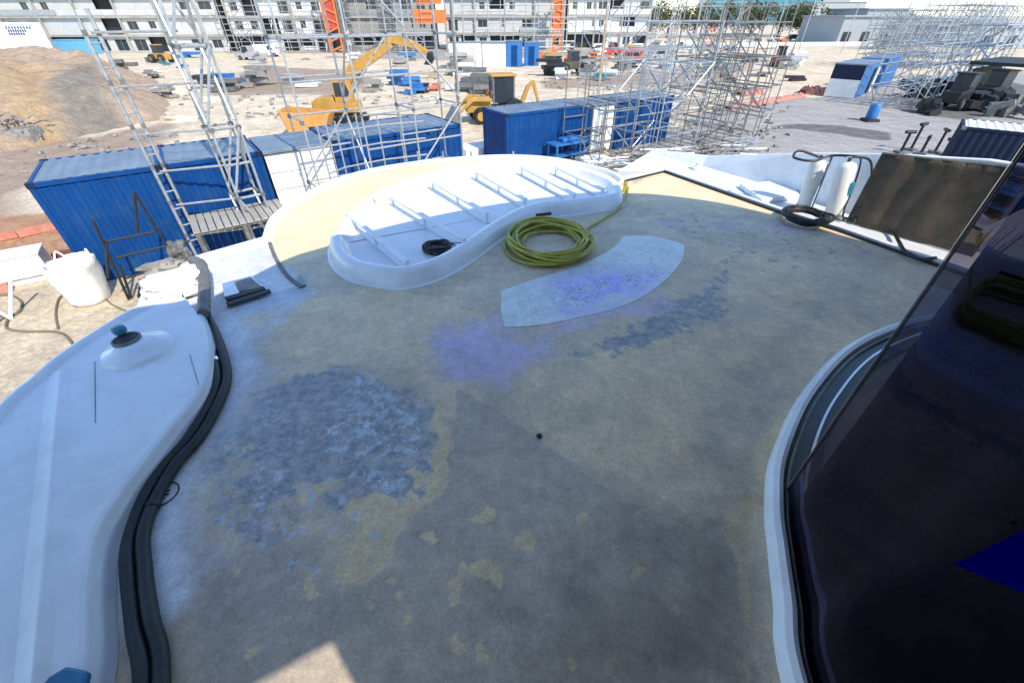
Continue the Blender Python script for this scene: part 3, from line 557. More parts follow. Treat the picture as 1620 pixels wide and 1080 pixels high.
# ------------------------------------------------------------------ curved window: coaming, track, pane
cpath = spline([Vector(p) for p in ((1.1, -3, D), (1.08, -1.2, D), (1.10, -.2, D), (1.17, .54, D), (1.29, .86, D), (1.38, 1.1, D), (1.49, 1.37, D), (1.71, 1.74, D), (2.24, 2.33, D), (3.01, 2.92, D), (4.0, 3.3, D), (5.2, 3.4, D))], 8)
sgc = -1 if offset(cpath, .1)[30].x < cpath[30].x else 1
CM = thing('window_coaming', 'curved white window coaming with steel tracks at the foot of the dark glass', 'window sill')
sweep(cpath, [(0, 0), (.004 * sgc, .05), (.02 * sgc, .085), (.05 * sgc, .095), (.075 * sgc, .08), (.085 * sgc, .02)], cap=False).build('sill', gel, CM, smooth=True)
sweep(cpath, [(.086 * sgc, .0), (.087 * sgc, .03), (.26 * sgc, .03), (.27 * sgc, .0)], cap=False).build('track_bed', mat('track_teal', (.03, .06, .07), .3), CM)
sweep(cpath, [(.10 * sgc, .03), (.10 * sgc, .06), (.115 * sgc, .06), (.115 * sgc, .03)], cap=False).build('track_rail', galvd, CM)
sweep(cpath, [(.19 * sgc, .03), (.19 * sgc, .07), (.205 * sgc, .07), (.205 * sgc, .03)], cap=False).build('track_rail', steel, CM)
def cut(path, yy):
    out = []
    for i, p in enumerate(path):
        if p.y > yy: q = path[i - 1]; out.append(q.lerp(p, (yy - q.y) / (p.y - q.y))); break
        out.append(p)
    return out
pane_path = cut(offset(cpath, .105 * sgc), 1.44); pane_path = [Vector((p.x, p.y, D + .035)) for p in pane_path]
gl = bpy.data.materials.new('tinted_glass'); gl.use_nodes = True; N = gl.node_tree.nodes; Lk = gl.node_tree.links; N.clear()
ou = N.new('ShaderNodeOutputMaterial'); mxs = N.new('ShaderNodeMixShader'); tr = N.new('ShaderNodeBsdfTransparent'); tr.inputs[0].default_value = (.20, .19, .23, 1)
gs = N.new('ShaderNodeBsdfGlossy'); gs.inputs['Roughness'].default_value = .01; gs.inputs['Color'].default_value = (.46, .43, .60, 1)
fr = N.new('ShaderNodeFresnel'); fr.inputs[0].default_value = 1.5
Lk.new(fr.outputs[0], mxs.inputs[0]); Lk.new(tr.outputs[0], mxs.inputs[1]); Lk.new(gs.outputs[0], mxs.inputs[2]); Lk.new(mxs.outputs[0], ou.inputs[0])
W = thing('curved_window', 'tall dark tinted curved glass pane at the right of the deck', 'window')
b = sweep(pane_path, [(0, 0), (0, 2.7)], cap=False)
if sgc < 0 or True:
    p_, q_, r_ = [Vector(b.v[i]) for i in b.f[0][:3]]
    if (q_ - p_).cross(r_ - p_).x > 0: b.f = [tuple(reversed(f)) for f in b.f]
b.build('pane', gl, W, smooth=True, fix=False)
ep = pane_path[-1]; MB().box((ep.x, ep.y, D + .035 + 1.35), (.006, .010, 2.7)).build('edge_gasket', rubber, W)
MB().tube([ep + Vector((-.006, .006, .0)), ep + Vector((-.006, .006, 2.7))], .002, 6).build('edge_trim', steel, W)
inp = cut([Vector((p.x, p.y, D + .035)) for p in offset(cpath, .145 * sgc)], 1.35)
sweep(inp, [(0, 0), (0, 2.7)], cap=False).build('dark_backing', interior, W, smooth=True, fix=False)  # added near-black sheet standing in for the dark interior
MB().tube([inp[-1], inp[-1] + Vector((.0, .0, 2.7))], .002, 6).build('backing_edge', galvd, W)
# blue triangle on the glass: a reflection painted as a flat patch
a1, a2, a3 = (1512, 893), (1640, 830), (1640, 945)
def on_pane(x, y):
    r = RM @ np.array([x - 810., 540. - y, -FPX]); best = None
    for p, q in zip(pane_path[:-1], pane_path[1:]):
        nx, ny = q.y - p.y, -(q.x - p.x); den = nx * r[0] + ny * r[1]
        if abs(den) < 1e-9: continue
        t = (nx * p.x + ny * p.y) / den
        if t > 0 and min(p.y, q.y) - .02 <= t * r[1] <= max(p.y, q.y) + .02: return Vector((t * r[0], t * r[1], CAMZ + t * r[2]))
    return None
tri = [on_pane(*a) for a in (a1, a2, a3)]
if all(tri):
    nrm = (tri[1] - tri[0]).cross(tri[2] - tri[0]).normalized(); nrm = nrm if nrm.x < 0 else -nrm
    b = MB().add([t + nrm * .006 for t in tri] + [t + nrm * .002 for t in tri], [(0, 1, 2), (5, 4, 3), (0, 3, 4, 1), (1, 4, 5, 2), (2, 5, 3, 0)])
    tag(b.build('reflection_patch', bluerefl), 'deep blue triangular reflection painted on the dark glass at the right', 'reflection')

# ------------------------------------------------------------------ upper deck overhead (casts the shade)
OZ = 6.95; sh = Vector((SUN.x, SUN.y)) * ((OZ - D) / math.tan(ELEV))
ol = spline([Vector((p.x + sh.x, p.y + sh.y, OZ)) for p in [Vector((-6., .2, 0)), Vector((-4.9, 1.9, 0)), P(200, 518, D), P(322, 488, D), P(453, 421, D), P(517, 399, D), P(640, 357, D + .06), P(800, 325, D + .06), P(985, 310, D), P(1120, 320, D), P(1240, 345, D), P(1340, 375, D), P(1440, 402, D), Vector((6.2, 3.2, 0))]], 6)
S3 = lambda x, y: Vector((x + sh.x, y + sh.y, OZ))
op = [S3(-.84, .69), S3(-1.9, .10), S3(-1.2, -1.1), S3(.05, -.25)]
outl = [(p.x, p.y) for p in ol] + [(9.5, -1), (9, -8), (-4, -8), (-5, -3)]
# slab with an opening added to let the sun patch through, as a frame of quads bridged by an ngon with a slit
i0 = max(range(len(outl)), key=lambda i: -((outl[i][0] - op[0].x) ** 2 + (outl[i][1] - op[0].y) ** 2))
hole = [(p.x, p.y) for p in op]
def area(q): return sum(q[i][0] * q[(i + 1) % len(q)][1] - q[(i + 1) % len(q)][0] * q[i][1] for i in range(len(q)))
if area(outl) * area(hole) > 0: hole = [hole[0]] + hole[:0:-1]
ring = outl[:i0 + 1] + hole + [hole[0]] + outl[i0:]
o = MB().prism(ring, OZ, OZ + .16).build('upper_deck_slab', gel); o['kind'] = 'structure'
bk = MB().box((2.0, -7.5, 5.4), (12, .2, 3.0)); bk.build('rear_wall', gel)['kind'] = 'structure'
bk = MB(); hp = [(p.x, p.y) for p in offset(cpath, .45 * sgc) if p.y < 3.2 and p.y > -3][:] ; hp = hp + [(6.2, 3.0), (6.2, -7.3), (1.6, -7.3)]
tag(MB().prism([(1.75, 1.05), (2.0, 1.35), (2.6, 1.9), (3.6, 2.2), (6.0, 2.3), (6.0, -7.3), (1.5, -7.3), (1.45, -2), (1.45, -.2), (1.55, .5)], D + .01, OZ - .005).build('cabin', interior), 'dark enclosed cabin behind the tinted curved window', 'cabin')

# ------------------------------------------------------------------ loose things on the left deck edge and slab
def cloth(name, c, dims, seed, m, label, cat, rz=0, lump=.25, group=None, flat=0):
    bm = bmesh.new(); bmesh.ops.create_cube(bm, size=1); bmesh.ops.subdivide_edges(bm, edges=bm.edges, cuts=9, use_grid_fill=True)
    for v in bm.verts:
        q = v.co.copy(); n = q.normalized() * .62; q = q.lerp(n, .45 - flat); s_ = 1 + lump * mn.noise(q * 3.2 + Vector((seed, seed, 0))) + lump * .5 * mn.noise(q * 8 + Vector((seed, 0, 0)))
        q *= s_; v.co = Vector((q.x * dims[0], q.y * dims[1], max(-.5, q.z) * dims[2]))
    b = MB(); b.v = [tuple(v.co) for v in bm.verts]; b.f = [tuple(v.index for v in f.verts) for f in bm.faces]; bm.free()
    o = b.build(name, m, smooth=True, loc=(c[0], c[1], c[2] + dims[2] / 2)); o.rotation_euler = (0, 0, rz); return tag(o, label, cat, group)
c = P(148, 474); bb = thing('bulk_bag', 'full white bulk bag beside the blue container corner', 'bag', tuple(c), .6)
b = MB().lathe([(.40, 0), (.47, .12), (.50, .4), (.53, .75), (.56, 1.02), (.58, 1.16), (.52, 1.2), (.44, 1.1), (.2, 1.04)], (0, 0, 0), 40)
b.v = [tuple(Vector(v) + Vector((v[0], v[1], .3)) * (.16 * mn.noise(Vector(v) * 3.) + .09 * mn.noise(Vector(v) * 8.))) for v in b.v]; b.build('body', rag, bb, smooth=80)
for q in range(4):
    a = q * math.pi / 2 + .4; MB().tube(spline([(.5 * math.cos(a - .3), .5 * math.sin(a - .3), 1.05), (.5 * math.cos(a), .5 * math.sin(a), 1.34), (.5 * math.cos(a + .3), .5 * math.sin(a + .3), 1.05)], 5), .025, 6).build('strap', rag, bb)
c = P(52, 440); bx = thing('white_bin', 'white rectangular bin standing left of the bulk bag', 'bin', tuple(c), .6); bx.scale = (.85, .9, .9)
MB().box((0, 0, .45), (1.35, .9, .9)).build('body', white, bx, bevel=.03); MB().box((0, 0, .915), (1.42, .97, .05)).build('lid', white, bx, bevel=.015); MB().box((0, -.46, .2), (1.2, .012, .03)).build('seam', galvd, bx)
cloth('cloth_heap', P(285, 462, D + .01), (.5, .42, .2), 11, rag, 'crumpled white sheet on the deck edge left of the grey duct', 'cloth', .5, .22)
cloth('cloth_heap', P(262, 430, D), (.32, .16, .12), 21, grime, 'grey tangle of rags on the deck flange', 'cloth', .5, .5)
cloth('cloth_heap', P(289, 410, D + .02), (.16, .14, .2), 31, duct, 'small grey bundle on the very edge above the rags', 'cloth', .2, .5)
# cables and pipe on slab
hose('power_cable', [P(x, y, .03) for x, y in ((-20, 520), (12, 500), (10, 518), (35, 524), (90, 525), (108, 535), (116, 548))], .03, mat('grey_cable', (.16, .14, .10), .7), 'grey cable lying across the pale slab at far left', 'cable')
hose('power_cable', [P(x, y, .03) for x, y in ((-10, 470), (15, 466), (34, 478), (28, 495), (0, 500), (-20, 498))], .03, mat('grey_cable', (.16, .14, .10)), 'short cable loop at the left picture edge', 'cable')
hose('power_cable', [P(x, y, .03) for x, y in ((118, 458), (95, 470), (88, 495), (92, 520))], .025, mat('grey_cable', (.16, .14, .10)), 'thin cable hanging from the bulk bag onto the slab', 'cable')
hose('power_cable', [P(x, y, .03) for x, y in ((158, 462), (175, 480), (200, 492), (212, 496))], .02, mat('grey_cable', (.16, .14, .10)), 'thin cable right of the bulk bag toward the shadow tubes', 'cable')
tag(MB().tube([P(17, 440, .9), P(17, 500, .05)], .04, 8).tube([P(-25, 480, .05), P(17, 503, .05)], .05, 8).build('white_pipe', white, smooth=True), 'white plastic pipe bent at the left picture edge', 'pipe')
# red boards
for i, (a_, c_, w) in enumerate((((32, 376), (92, 362), .16), ((-40, 390), (30, 375), .16), ((-60, 450), (26, 436), .2), ((90, 412), (150, 402), .25), ((-50, 475), (22, 460), .12))):
    p, q = P(*a_), P(*c_); d_ = q - p
    tag(MB().box(((p.x + q.x) / 2, (p.y + q.y) / 2, .14), (d_.length, w, .24), math.atan2(d_.y, d_.x)).build('barrier_board', redmesh if i != 3 else mat('rust_brown', (.16, .06, .035), .9)), ['orange red board near the container corner', 'orange red board at the left edge, far one', 'pale red board below the white bin', 'rust brown beam between bin and container', 'lowest red board at the left edge'][i], 'board', 'boards on the ground by the bin')
# gray heap at mound foot
c = P(48, 225); hp_ = MB(); rn = random.Random(3)
for i in range(46):
    a = Vector((rn.uniform(-1.1, 1.1), rn.uniform(-.7, .7), rn.uniform(.1, 1.9) * 1.0)); a.z *= 1 - abs(a.x) * .4
    d_ = Vector((rn.uniform(-1, 1), rn.uniform(-1, 1), rn.uniform(-.4, .8))).normalized() * rn.uniform(.3, .7); hp_.tube([c + a, c + a + d_], rn.uniform(.03, .08), 6)
hp_.box(tuple(c + Vector((0, -.5, .45))), (2.2, 1.2, .85), .2)
tag(hp_.build('scrap_crate', grime), 'grey crate heaped with metal scrap in front of the dirt mound', 'scrap')

# ------------------------------------------------------------------ containers
def corr_mesh(L, H, m, pitch=.28, dp=.036, key=None):
    b = MB(); x = 0; k = 0; prof = []
    while x < L - 1e-6:
        for t, d in ((0, 0), (.3, 0), (.5, 1), (.8, 1), (1., 0)):
            if x + t * pitch <= L: prof.append((x + t * pitch, d * dp))
        x += pitch
    prof.append((L, 0)); n = len(prof)
    b.v = [(x, -y, 0) for x, y in prof] + [(x, -y, H) for x, y in prof]; b.f = [(i, i + 1, n + i + 1, n + i) for i in range(n - 1)]
    return b.mesh('corrugated', m, fix=False)
CORR = {}
def container(p, rz, L, H, label, wm, rm, group='site containers', W=2.44, door_end=None, front_doors=0, fm_=None, Wm_left=None):
    t = thing('shipping_container', label, 'container', (p[0], p[1], .02), rz, group)
    key = (round(L, 2), round(H, 2), wm.name, W)
    if key not in CORR: CORR[key] = corr_mesh(L - .2, H - .3, wm); CORR[key, 'e'] = corr_mesh(W - .2, H - .3, wm, .25); CORR[key, 'r'] = corr_mesh(L - .16, W - .16, rm, .3, .032)
    inst(CORR[key], 'side_wall', t, (.1, .03, .16)); inst(CORR[key], 'side_wall', t, (L - .1, W - .03, .16), (0, 0, math.pi))
    inst(CORR[key, 'e'], 'end_wall', t, (L - .03, .1, .16), (0, 0, math.pi / 2))
    if door_end is None: inst(CORR[key, 'e'], 'end_wall', t, (.03, W - .1, .16), (0, 0, -math.pi / 2))
    else:
        for k in (0, 1):
            d = MB().box((.03, .1 + (W - .2) * (k + .5) / 2, H / 2), (.05, (W - .2) / 2 - .02, H - .3)).build('door', door_end, t, bevel=.008)
            MB().tube([(-.02, .1 + (W - .2) * (k + .5) / 2, .25), (-.02, .1 + (W - .2) * (k + .5) / 2, H - .2)], .02, 6).build('lock_rod', galv, d)
    inst(CORR[key, 'r'], 'roof', t, (.08, .08, H - .025), (math.radians(-90), 0, 0))
    fr_ = MB()
    for x in (.06, L - .06):
        for y in (.06, W - .06): fr_.box((x, y, H / 2), (.12, .12, H))
    for y in (.05, W - .05): fr_.box((L / 2, y, H - .06), (L - .25, .09, .12)).box((L / 2, y, .08), (L - .25, .09, .15))
    for x in (.05, L - .05): fr_.box((x, W / 2, H - .06), (.09, W - .25, .12)).box((x, W / 2, .08), (.09, W - .25, .15))
    fr_.build('frame', fm_ or wm, t, bevel=.008)
    for x in (.07, L - .07):
        for y in (.07, W - .07):
            for z in (.06, H - .06): MB().box((x, y, z), (.17, .17, .13)).build('corner_casting', cnavy if wm is cblue else galvd, t)
    for k in range(front_doors):
        d = MB().box((L * (k + .5) / front_doors, -.03, H * .5), (.85, .05, H * .78)).build('door', white, t, bevel=.008)
        MB().box((L * (k + .5) / front_doors + .32, -.07, H * .5), (.03, .04, .12)).build('handle', galv, d)
    return t
HC = 2.9
s0 = P(40, 293, HC); s1 = P(729, 197, HC); dr = Vector((s1.x - s0.x, s1.y - s0.y)); ang = math.atan2(dr.y, dr.x); RL = dr.length; du = dr.normalized()
def rowp(s): return (s0.x + du.x * s, s0.y + du.y * s)
def srow(px): 
    r = RM @ np.array([px - 810., 540. - (293 - (px - 40) * .139), -FPX]); t = (HC - CAMZ) / r[2]; return (Vector((r[0] * t, r[1] * t)) - Vector((s0.x, s0.y))).dot(du)
c1e, c2e = srow(252), srow(412)
container(rowp(0), ang, c1e, HC, 'nearest blue container at the left, behind the black shadow tubes', cblue, croof, W=2.9)
container(rowp(c1e + .06), ang, c2e - c1e - .06, HC, 'short blue container between the nearest one and the white cabin', cblue, croof, W=2.9)
pf_ = thing('slatted_platform', 'low grey slatted platform in front of the short blue container', 'platform', (*rowp(c1e + .1), 0), ang)
for k in range(13): MB().box((.1 + k * .2, -.85, 1.42), (.17, 1.6, .05)).build('slat', conc, pf_)
for x in (.1, 1.3, 2.5):
    for y in (-1.55, -.15): MB().box((x, y, .7), (.1, .1, 1.38)).build('leg', galvd, pf_)
for y in (-1.55, -.15): MB().box((1.3, y, 1.35), (2.6, .08, .08)).build('bearer', galvd, pf_)
container(rowp(c2e + 2.25), ang, RL - c2e - 2.25, HC, 'blue container at the right end of the left row', cblue, croof, W=2.9)
# white cabin between
wc = thing('site_cabin', 'white panelled cabin in the middle of the left container row', 'cabin', (*rowp(c2e + .06), .02), ang)
for k in range(5): MB().box((1.05, .03, .3 + k * .54), (2.08, .05, .52)).build('wall_panel', white, wc, bevel=.01)
MB().box((1.05, 1.25, 1.4), (2.08, 2.3, 2.7)).build('body', white, wc); MB().box((1.05, 1.22, HC - .06), (2.12, 2.44, .1)).build('roof', croof, wc, bevel=.01)
# mid container pair
m0 = P(801, 182, 2.5); m1 = P(938, 166, 2.5); dm = Vector((m1.x - m0.x, m1.y - m0.y)); am = math.atan2(dm.y, dm.x); dmu = dm.normalized()
container((m0.x, m0.y), am, dm.length, 2.5, 'blue container in the middle of the picture, dark end toward the left', cblue, croof)
e = Vector((m1.x, m1.y)) + dmu * .1
wc = thing('site_cabin', 'white cabin between the middle blue container and the blue one behind scaffolding', 'cabin', (e.x, e.y, .02), am)
MB().box((.8, 1.2, 1.2), (1.5, 2.3, 2.3)).build('body', white, wc, bevel=.02); MB().box((.8, 1.2, 2.42), (1.6, 2.44, .12)).build('roof', croof, wc, bevel=.01)
for k in (0, 1): MB().box((.42 + k * .76, .03, 1.2), (.7, .04, 2.0)).build('door', white, wc, bevel=.008)
e = Vector((m1.x, m1.y)) + dmu * 1.75
container((e.x, e.y), am, 4.6, 2.5, 'blue container standing behind the dense scaffolding', cblue, croof)
tag(MB().box(tuple(P(775, 240) + Vector((-.6, -.6, .25))), (2.3, 1.4, .5), am).build('white_crate', white, bevel=.02), 'flat white crate in the gap between the two container rows', 'crate')
tag(MB().box(tuple(P(985, 262) + Vector((-1.6, .2, .2))), (1.5, 1.0, .4), am).build('white_crate', white, bevel=.02), 'white crate behind the blue table, under the scaffold', 'crate')
# right group
r0 = P(1366, 121, 2.0); 
g0 = P(1326, 100, 2.6); a0 = P(1312, 152); n0 = P(1350, 157)
f0 = Vector((n0.x, n0.y)); f1 = Vector((P(1385, 142).x, P(1385, 142).y)); dv = (f1 - f0); ag = math.atan2(dv.y, dv.x)
tR = thing('site_cabin', 'blue and white cabin on the concrete at the right, white lower end', 'cabin', (f0.x, f0.y, .02), ag)
MB().box((-.02, 1.3, .75), (.06, 2.5, 1.45)).build('lower_panel', white, tR); MB().box((-.02, 1.3, 2.05), (.06, 2.5, 1.1)).build('upper_shade_panel', cnavy, tR)  # navy upper panel puts the shade of this end into the colour
MB().box((3.6, 1.3, 1.3), (7.1, 2.5, 2.6)).build('body', blue2, tR); MB().box((3.6, 1.3, 2.66), (7.2, 2.6, .1)).build('roof', croof, tR)
for k in range(2): MB().box((4.6 + k * 1.2, -.03, 1.15), (.8, .05, 2.1)).build('door', dark if k == 0 else white, tR)
f2 = f0 + dv.normalized() * 9.2; container((f2.x, f2.y), ag, 7.5, 2.7, 'second blue container behind the blue and white cabin at right', blue2, croof)
nr = P(1523, 201, 2.4); nr2 = P(1592, 208, 2.4); d_ = Vector((nr2.x - nr.x, nr2.y - nr.y)); an = math.atan2(d_.y, d_.x)
container((nr.x, nr.y), an, 3.0, 2.4, 'dark navy container with pale roof beside the brown screen', cnavy, white, W=2.44)
# far cabins 710-850
def boxcab(x0, x1, yb, h, mt, label, doors=1, roof=None, dmat=None):
    p, q = P(x0, yb), P(x1, yb); L = (q - p).length; t = thing('portable_cabin', label, 'cabin', tuple(p), math.atan2(q.y - p.y, q.x - p.x), 'portable cabins in the yard')
    MB().box((L / 2, 1.25, h / 2), (L, 2.5, h)).build('body', mt, t, bevel=.03); MB().box((L / 2, 1.25, h + .05), (L + .1, 2.6, .1)).build('roof', roof or croof, t)
    for k in range(doors): MB().box((L * (k + .5) / doors, -.03, h * .45), (min(.9, L / doors * .7), .06, h * .8)).build('door', dmat or whited, t)
    return t
boxcab(712, 762, 108, 3.1, white, 'pale cabin left of the blue cabins behind the backhoe', 2)
boxcab(764, 800, 107, 3.0, white, 'white cabin touching the blue cabins in the yard', 2, dmat=white)
boxcab(801, 826, 106, 3.2, blue2, 'left of two blue cabins in the yard', 1, dmat=cblue)
boxcab(829, 852, 105, 3.0, blue2, 'right of two blue cabins in the yard', 1, dmat=cblue)
boxcab(93, 150, 86, 2.4, ltblue, 'light blue tarped skip behind the dirt mound', 1, ltblue, ltblue)

# blue trestle table near scaffold
c = P(905, 262) ; bt = thing('blue_workbench', 'blue painted workbench in front of the middle container', 'workbench', (c.x - .3, c.y + .6, 0), am)
MB().box((0, 0, 1.02), (2.1, .9, .08)).build('top', blue2, bt, bevel=.01); MB().box((.2, .1, 1.16), (1.2, .5, .18), .1).build('folded_cover', blue2, bt, bevel=.04)
for x in (-.9, .9):
    for y in (-.38, .38): MB().box((x, y, .5), (.09, .09, 1.0)).build('leg', blue2, bt)
MB().box((0, .0, .45), (1.9, .8, .05)).build('shelf', blue2, bt)
c = P(1375, 192); bt = thing('blue_barrel_stand', 'small blue barrel on a stand on the open concrete at right', 'barrel', tuple(c)); bt.scale = (.75, .75, .8)
MB().lathe([(.45, 0), (.48, .1), (.48, 1.1), (.4, 1.2)], (0, 0, .25), 18).build('barrel', blue2, bt, smooth=True); MB().box((0, 0, .12), (1.2, 1.2, .22)).build('pallet', dark, bt)
MB().tube([(-.5, 0, 1.3), (.5, 0, 1.3)], .12, 8).build('lid_bar', blue2, bt)

# ------------------------------------------------------------------ scaffolds
TUBE = {}
def tube_mesh(L, m, r=.026, n=6):
    k = (round(L, 2), m.name, r)
    if k not in TUBE: TUBE[k] = MB().tube([(0, 0, 0), (0, 0, L)], r, n).mesh('tube', m, smooth=False, fix=False)
    return TUBE[k]
def put(t, name, a, b, m, r=.026):
    a, b = Vector(a), Vector(b); d = b - a; L = round(d.length, 2)
    return inst(tube_mesh(L, m, r), name, t, a, quat=d.to_track_quat('Z', 'Y'))
def scaffold(origin, rz, nx, ny, lifts, bx, by, lh, label, m=galv, group='scaffold towers', braces=.5, seed=0, r=.026, stubs=.6, boards=0, joined=False, couplers=False, jx=0.):
    rn = random.Random(seed); t = thing('scaffold', label, 'scaffold', (origin[0], origin[1], 0), rz, group)
    J = {'upright': MB(), 'ledger': MB(), 'brace': MB()}
    def P_(name, a, b):
        if joined: J[name].tube([a, b], r, 5, cap=False)
        else: put(t, name, a, b, m, r)
    cp = MB(); hmap = {}
    for i in range(nx + 1):
        for j in range(ny + 1):
            hgt = lifts * lh + (rn.uniform(.3, 1.6) if rn.random() < stubs else .15); hmap[i, j] = hgt
            P_('upright', (i * bx, j * by, 0.0), (i * bx + rn.uniform(-.02, .02), j * by, hgt))
            for k in range(1, lifts + 1):
                if couplers: cp.tube([(i * bx, j * by, k * lh - .05), (i * bx, j * by, k * lh + .05)], r * 1.9, 6)
    for k in range(0, lifts + 1):
        z = k * lh + (.2 if k == 0 else 0)
        for j in range(ny + 1):
            for i in range(nx):
                if rn.random() < .92: P_('ledger', (i * bx, j * by + .03, z), ((i + 1) * bx, j * by + .03, z + rn.uniform(-.01, .01)))
                if k and rn.random() < .55: P_('ledger', (i * bx, j * by + .03, z - lh * .5), ((i + 1) * bx, j * by + .03, z - lh * .5))
        for i in range(nx + 1):
            for j in range(ny):
                if rn.random() < .92: P_('ledger', (i * bx + .03, j * by, z), (i * bx + .03, (j + 1) * by, z))
    for k in range(lifts):
        for i in range(nx):
            for j in range(ny + 1):
                if rn.random() < braces * .6:
                    a, c = ((0, 1) if rn.random() < .5 else (1, 0)); P_('brace', ((i + a) * bx, j * by - .04, k * lh + .2), ((i + c) * bx, j * by - .04, (k + 1) * lh))
        for j in range(ny):
            for i in range(nx + 1):
                if rn.random() < braces * .6:
                    a, c = ((0, 1) if rn.random() < .5 else (1, 0)); P_('brace', (i * bx - .04, (j + a) * by, k * lh + .2), (i * bx - .04, (j + c) * by, (k + 1) * lh))
    if joined:
        for k_, b in J.items():
            if b.v: b.build(k_, m, t, fix=False)['kind'] = 'stuff'
    if couplers and cp.v: cp.build('couplers', galvd, t)['kind'] = 'stuff'
    for k in range(boards):
        i, j, l = rn.randrange(nx), rn.randrange(ny), rn.randint(1, lifts)
        for q in range(3): MB().box(((i + .5) * bx, (j + .2 + q * .28) * by, l * lh + .05), (bx, .23, .04)).build('board', wood, t)
    for i in range(nx + 1):
        for j in range(ny + 1): pass
    return t
rp = lambda s, off: (s0.x + du.x * s + du.y * off, s0.y + du.y * s - du.x * off)   # off > 0 toward the camera
# near pair, ladder-like frames
LA = P(322, 407) + Vector((.30, -.42, 0))
def ladder_tower(base_, rz, h, label, w=.26, rungs=.5, seed=1):
    t = thing('ladder_frame', label, 'scaffold', (base_.x, base_.y, 0), rz, 'tall scaffold frames in front of the left row')
    put(t, 'upright', (-w / 2, 0, 0), (-w / 2, 0, h), galv, .045); put(t, 'upright', (w / 2, 0, 0), (w / 2, 0, h + .25), galv, .045)
    z = .3
    while z < h: put(t, 'rung', (-w / 2, 0, z), (w / 2, 0, z), galv, .022); z += rungs
    b = MB()
    for zz in np.arange(1.0, h, 1.0):
        for sx in (-1, 1): b.tube([(sx * w / 2, 0, zz - .06), (sx * w / 2, 0, zz + .06)], .052, 7)
    b.build('couplers', galvd, t)['kind'] = 'stuff'; return t
ladder_tower(LA, ang + .3, 6.2, 'leftmost tall scaffold ladder frame in front of the blue container')
LB = P(428, 385) + Vector((.15, -1.0, 0))
scaffold((LB.x, LB.y), ang + .15, 1, 1, 4, .7, .7, 1.9, 'slim braced scaffold tower left of the excavator', galv, braces=1.6, seed=5, r=.038, couplers=True)
# long ledgers tying frame to tower
lt = thing('tie_ledgers', 'long horizontal tubes tying the leftmost ladder frame to the slim tower', 'scaffold', (0, 0, 0))
for z in (6.0, 4.9, 3.8, 2.85, 1.9, .95): put(lt, 'ledger', (LA.x, LA.y, z), (LB.x + .1, LB.y + .1, z + .02), galv, .03)
# scaffold between row and deck
q = rp(6.6, 1.9); scaffold(q, ang + .03, 3, 1, 4, 1.75, 1.3, 1.95, 'open scaffold between the white cabin and the curved deck rim', galv, braces=.35, seed=11, r=.03, stubs=.9, couplers=True)
# guardrail lattice of thin tubes by the deck rim (left)
gt = thing('guard_rail', 'low lattice guard rail tubes along the outside of the far deck rim', 'guard rail')
gpts = pp(3.3, (530, 262), (556, 252), (620, 240), (690, 232)); gpts = [Vector((p.x - .35, p.y + .35, 0)) for p in gpts]
for z in (3.0, 3.45, 3.9):
    for a, c in zip(gpts[:-1], gpts[1:]): put(gt, 'rail', (a.x, a.y, z), (c.x, c.y, z), galv, .022)
for a, c in zip(gpts[:-1], gpts[1:]):
    for k in range(2): p = a.lerp(c, k / 2); put(gt, 'post', (p.x, p.y, 0), (p.x, p.y, 4.15 + .1 * (k % 2)), galv, .022)
b = MB()
for x in (745, 812, 700, 660): b.tube([P(x, 252, D) + Vector((0, .12, -.2)), P(x, 252, D) + Vector((0, .12, .12))], .02, 6)
tag(b.build('rim_pegs', galv), 'short steel pegs standing just outside the far rim', 'pegs')
# cast shadow of scaffolding drawn as dark tubes before the left container
tb0 = P(207, 474); tr_ = thing('shadow_tubes', 'black tubes drawing an A shaped shadow against the side of the nearest blue container', 'shadow', tuple(tb0))
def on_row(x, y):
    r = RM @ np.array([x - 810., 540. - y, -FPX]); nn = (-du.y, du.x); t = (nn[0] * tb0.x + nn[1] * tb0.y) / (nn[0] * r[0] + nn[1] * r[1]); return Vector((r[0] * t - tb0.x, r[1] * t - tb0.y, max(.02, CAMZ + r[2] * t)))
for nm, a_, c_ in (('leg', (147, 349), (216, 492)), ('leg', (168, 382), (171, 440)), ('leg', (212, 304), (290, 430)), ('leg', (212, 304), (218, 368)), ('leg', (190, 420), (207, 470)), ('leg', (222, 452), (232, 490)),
    ('shadow_bar', (170, 382), (244, 367)), ('shadow_bar', (184, 408), (300, 381)), ('shadow_bar', (200, 440), (262, 420))): put(tr_, nm, on_row(*a_), on_row(*c_), rubber, .035)
# poles
for i, (x, y0, h, l_) in enumerate(((725, 170, 9, 'single dark pole left of the backhoe loader'), (946, 150, 7, 'brown pole standing behind the middle blue container'))):
    p = P(x, y0); tag(MB().tube([(p.x, p.y, 0), (p.x, p.y, h)], .11, 8).build('pole', galvd if i == 0 else wood), l_, 'pole')
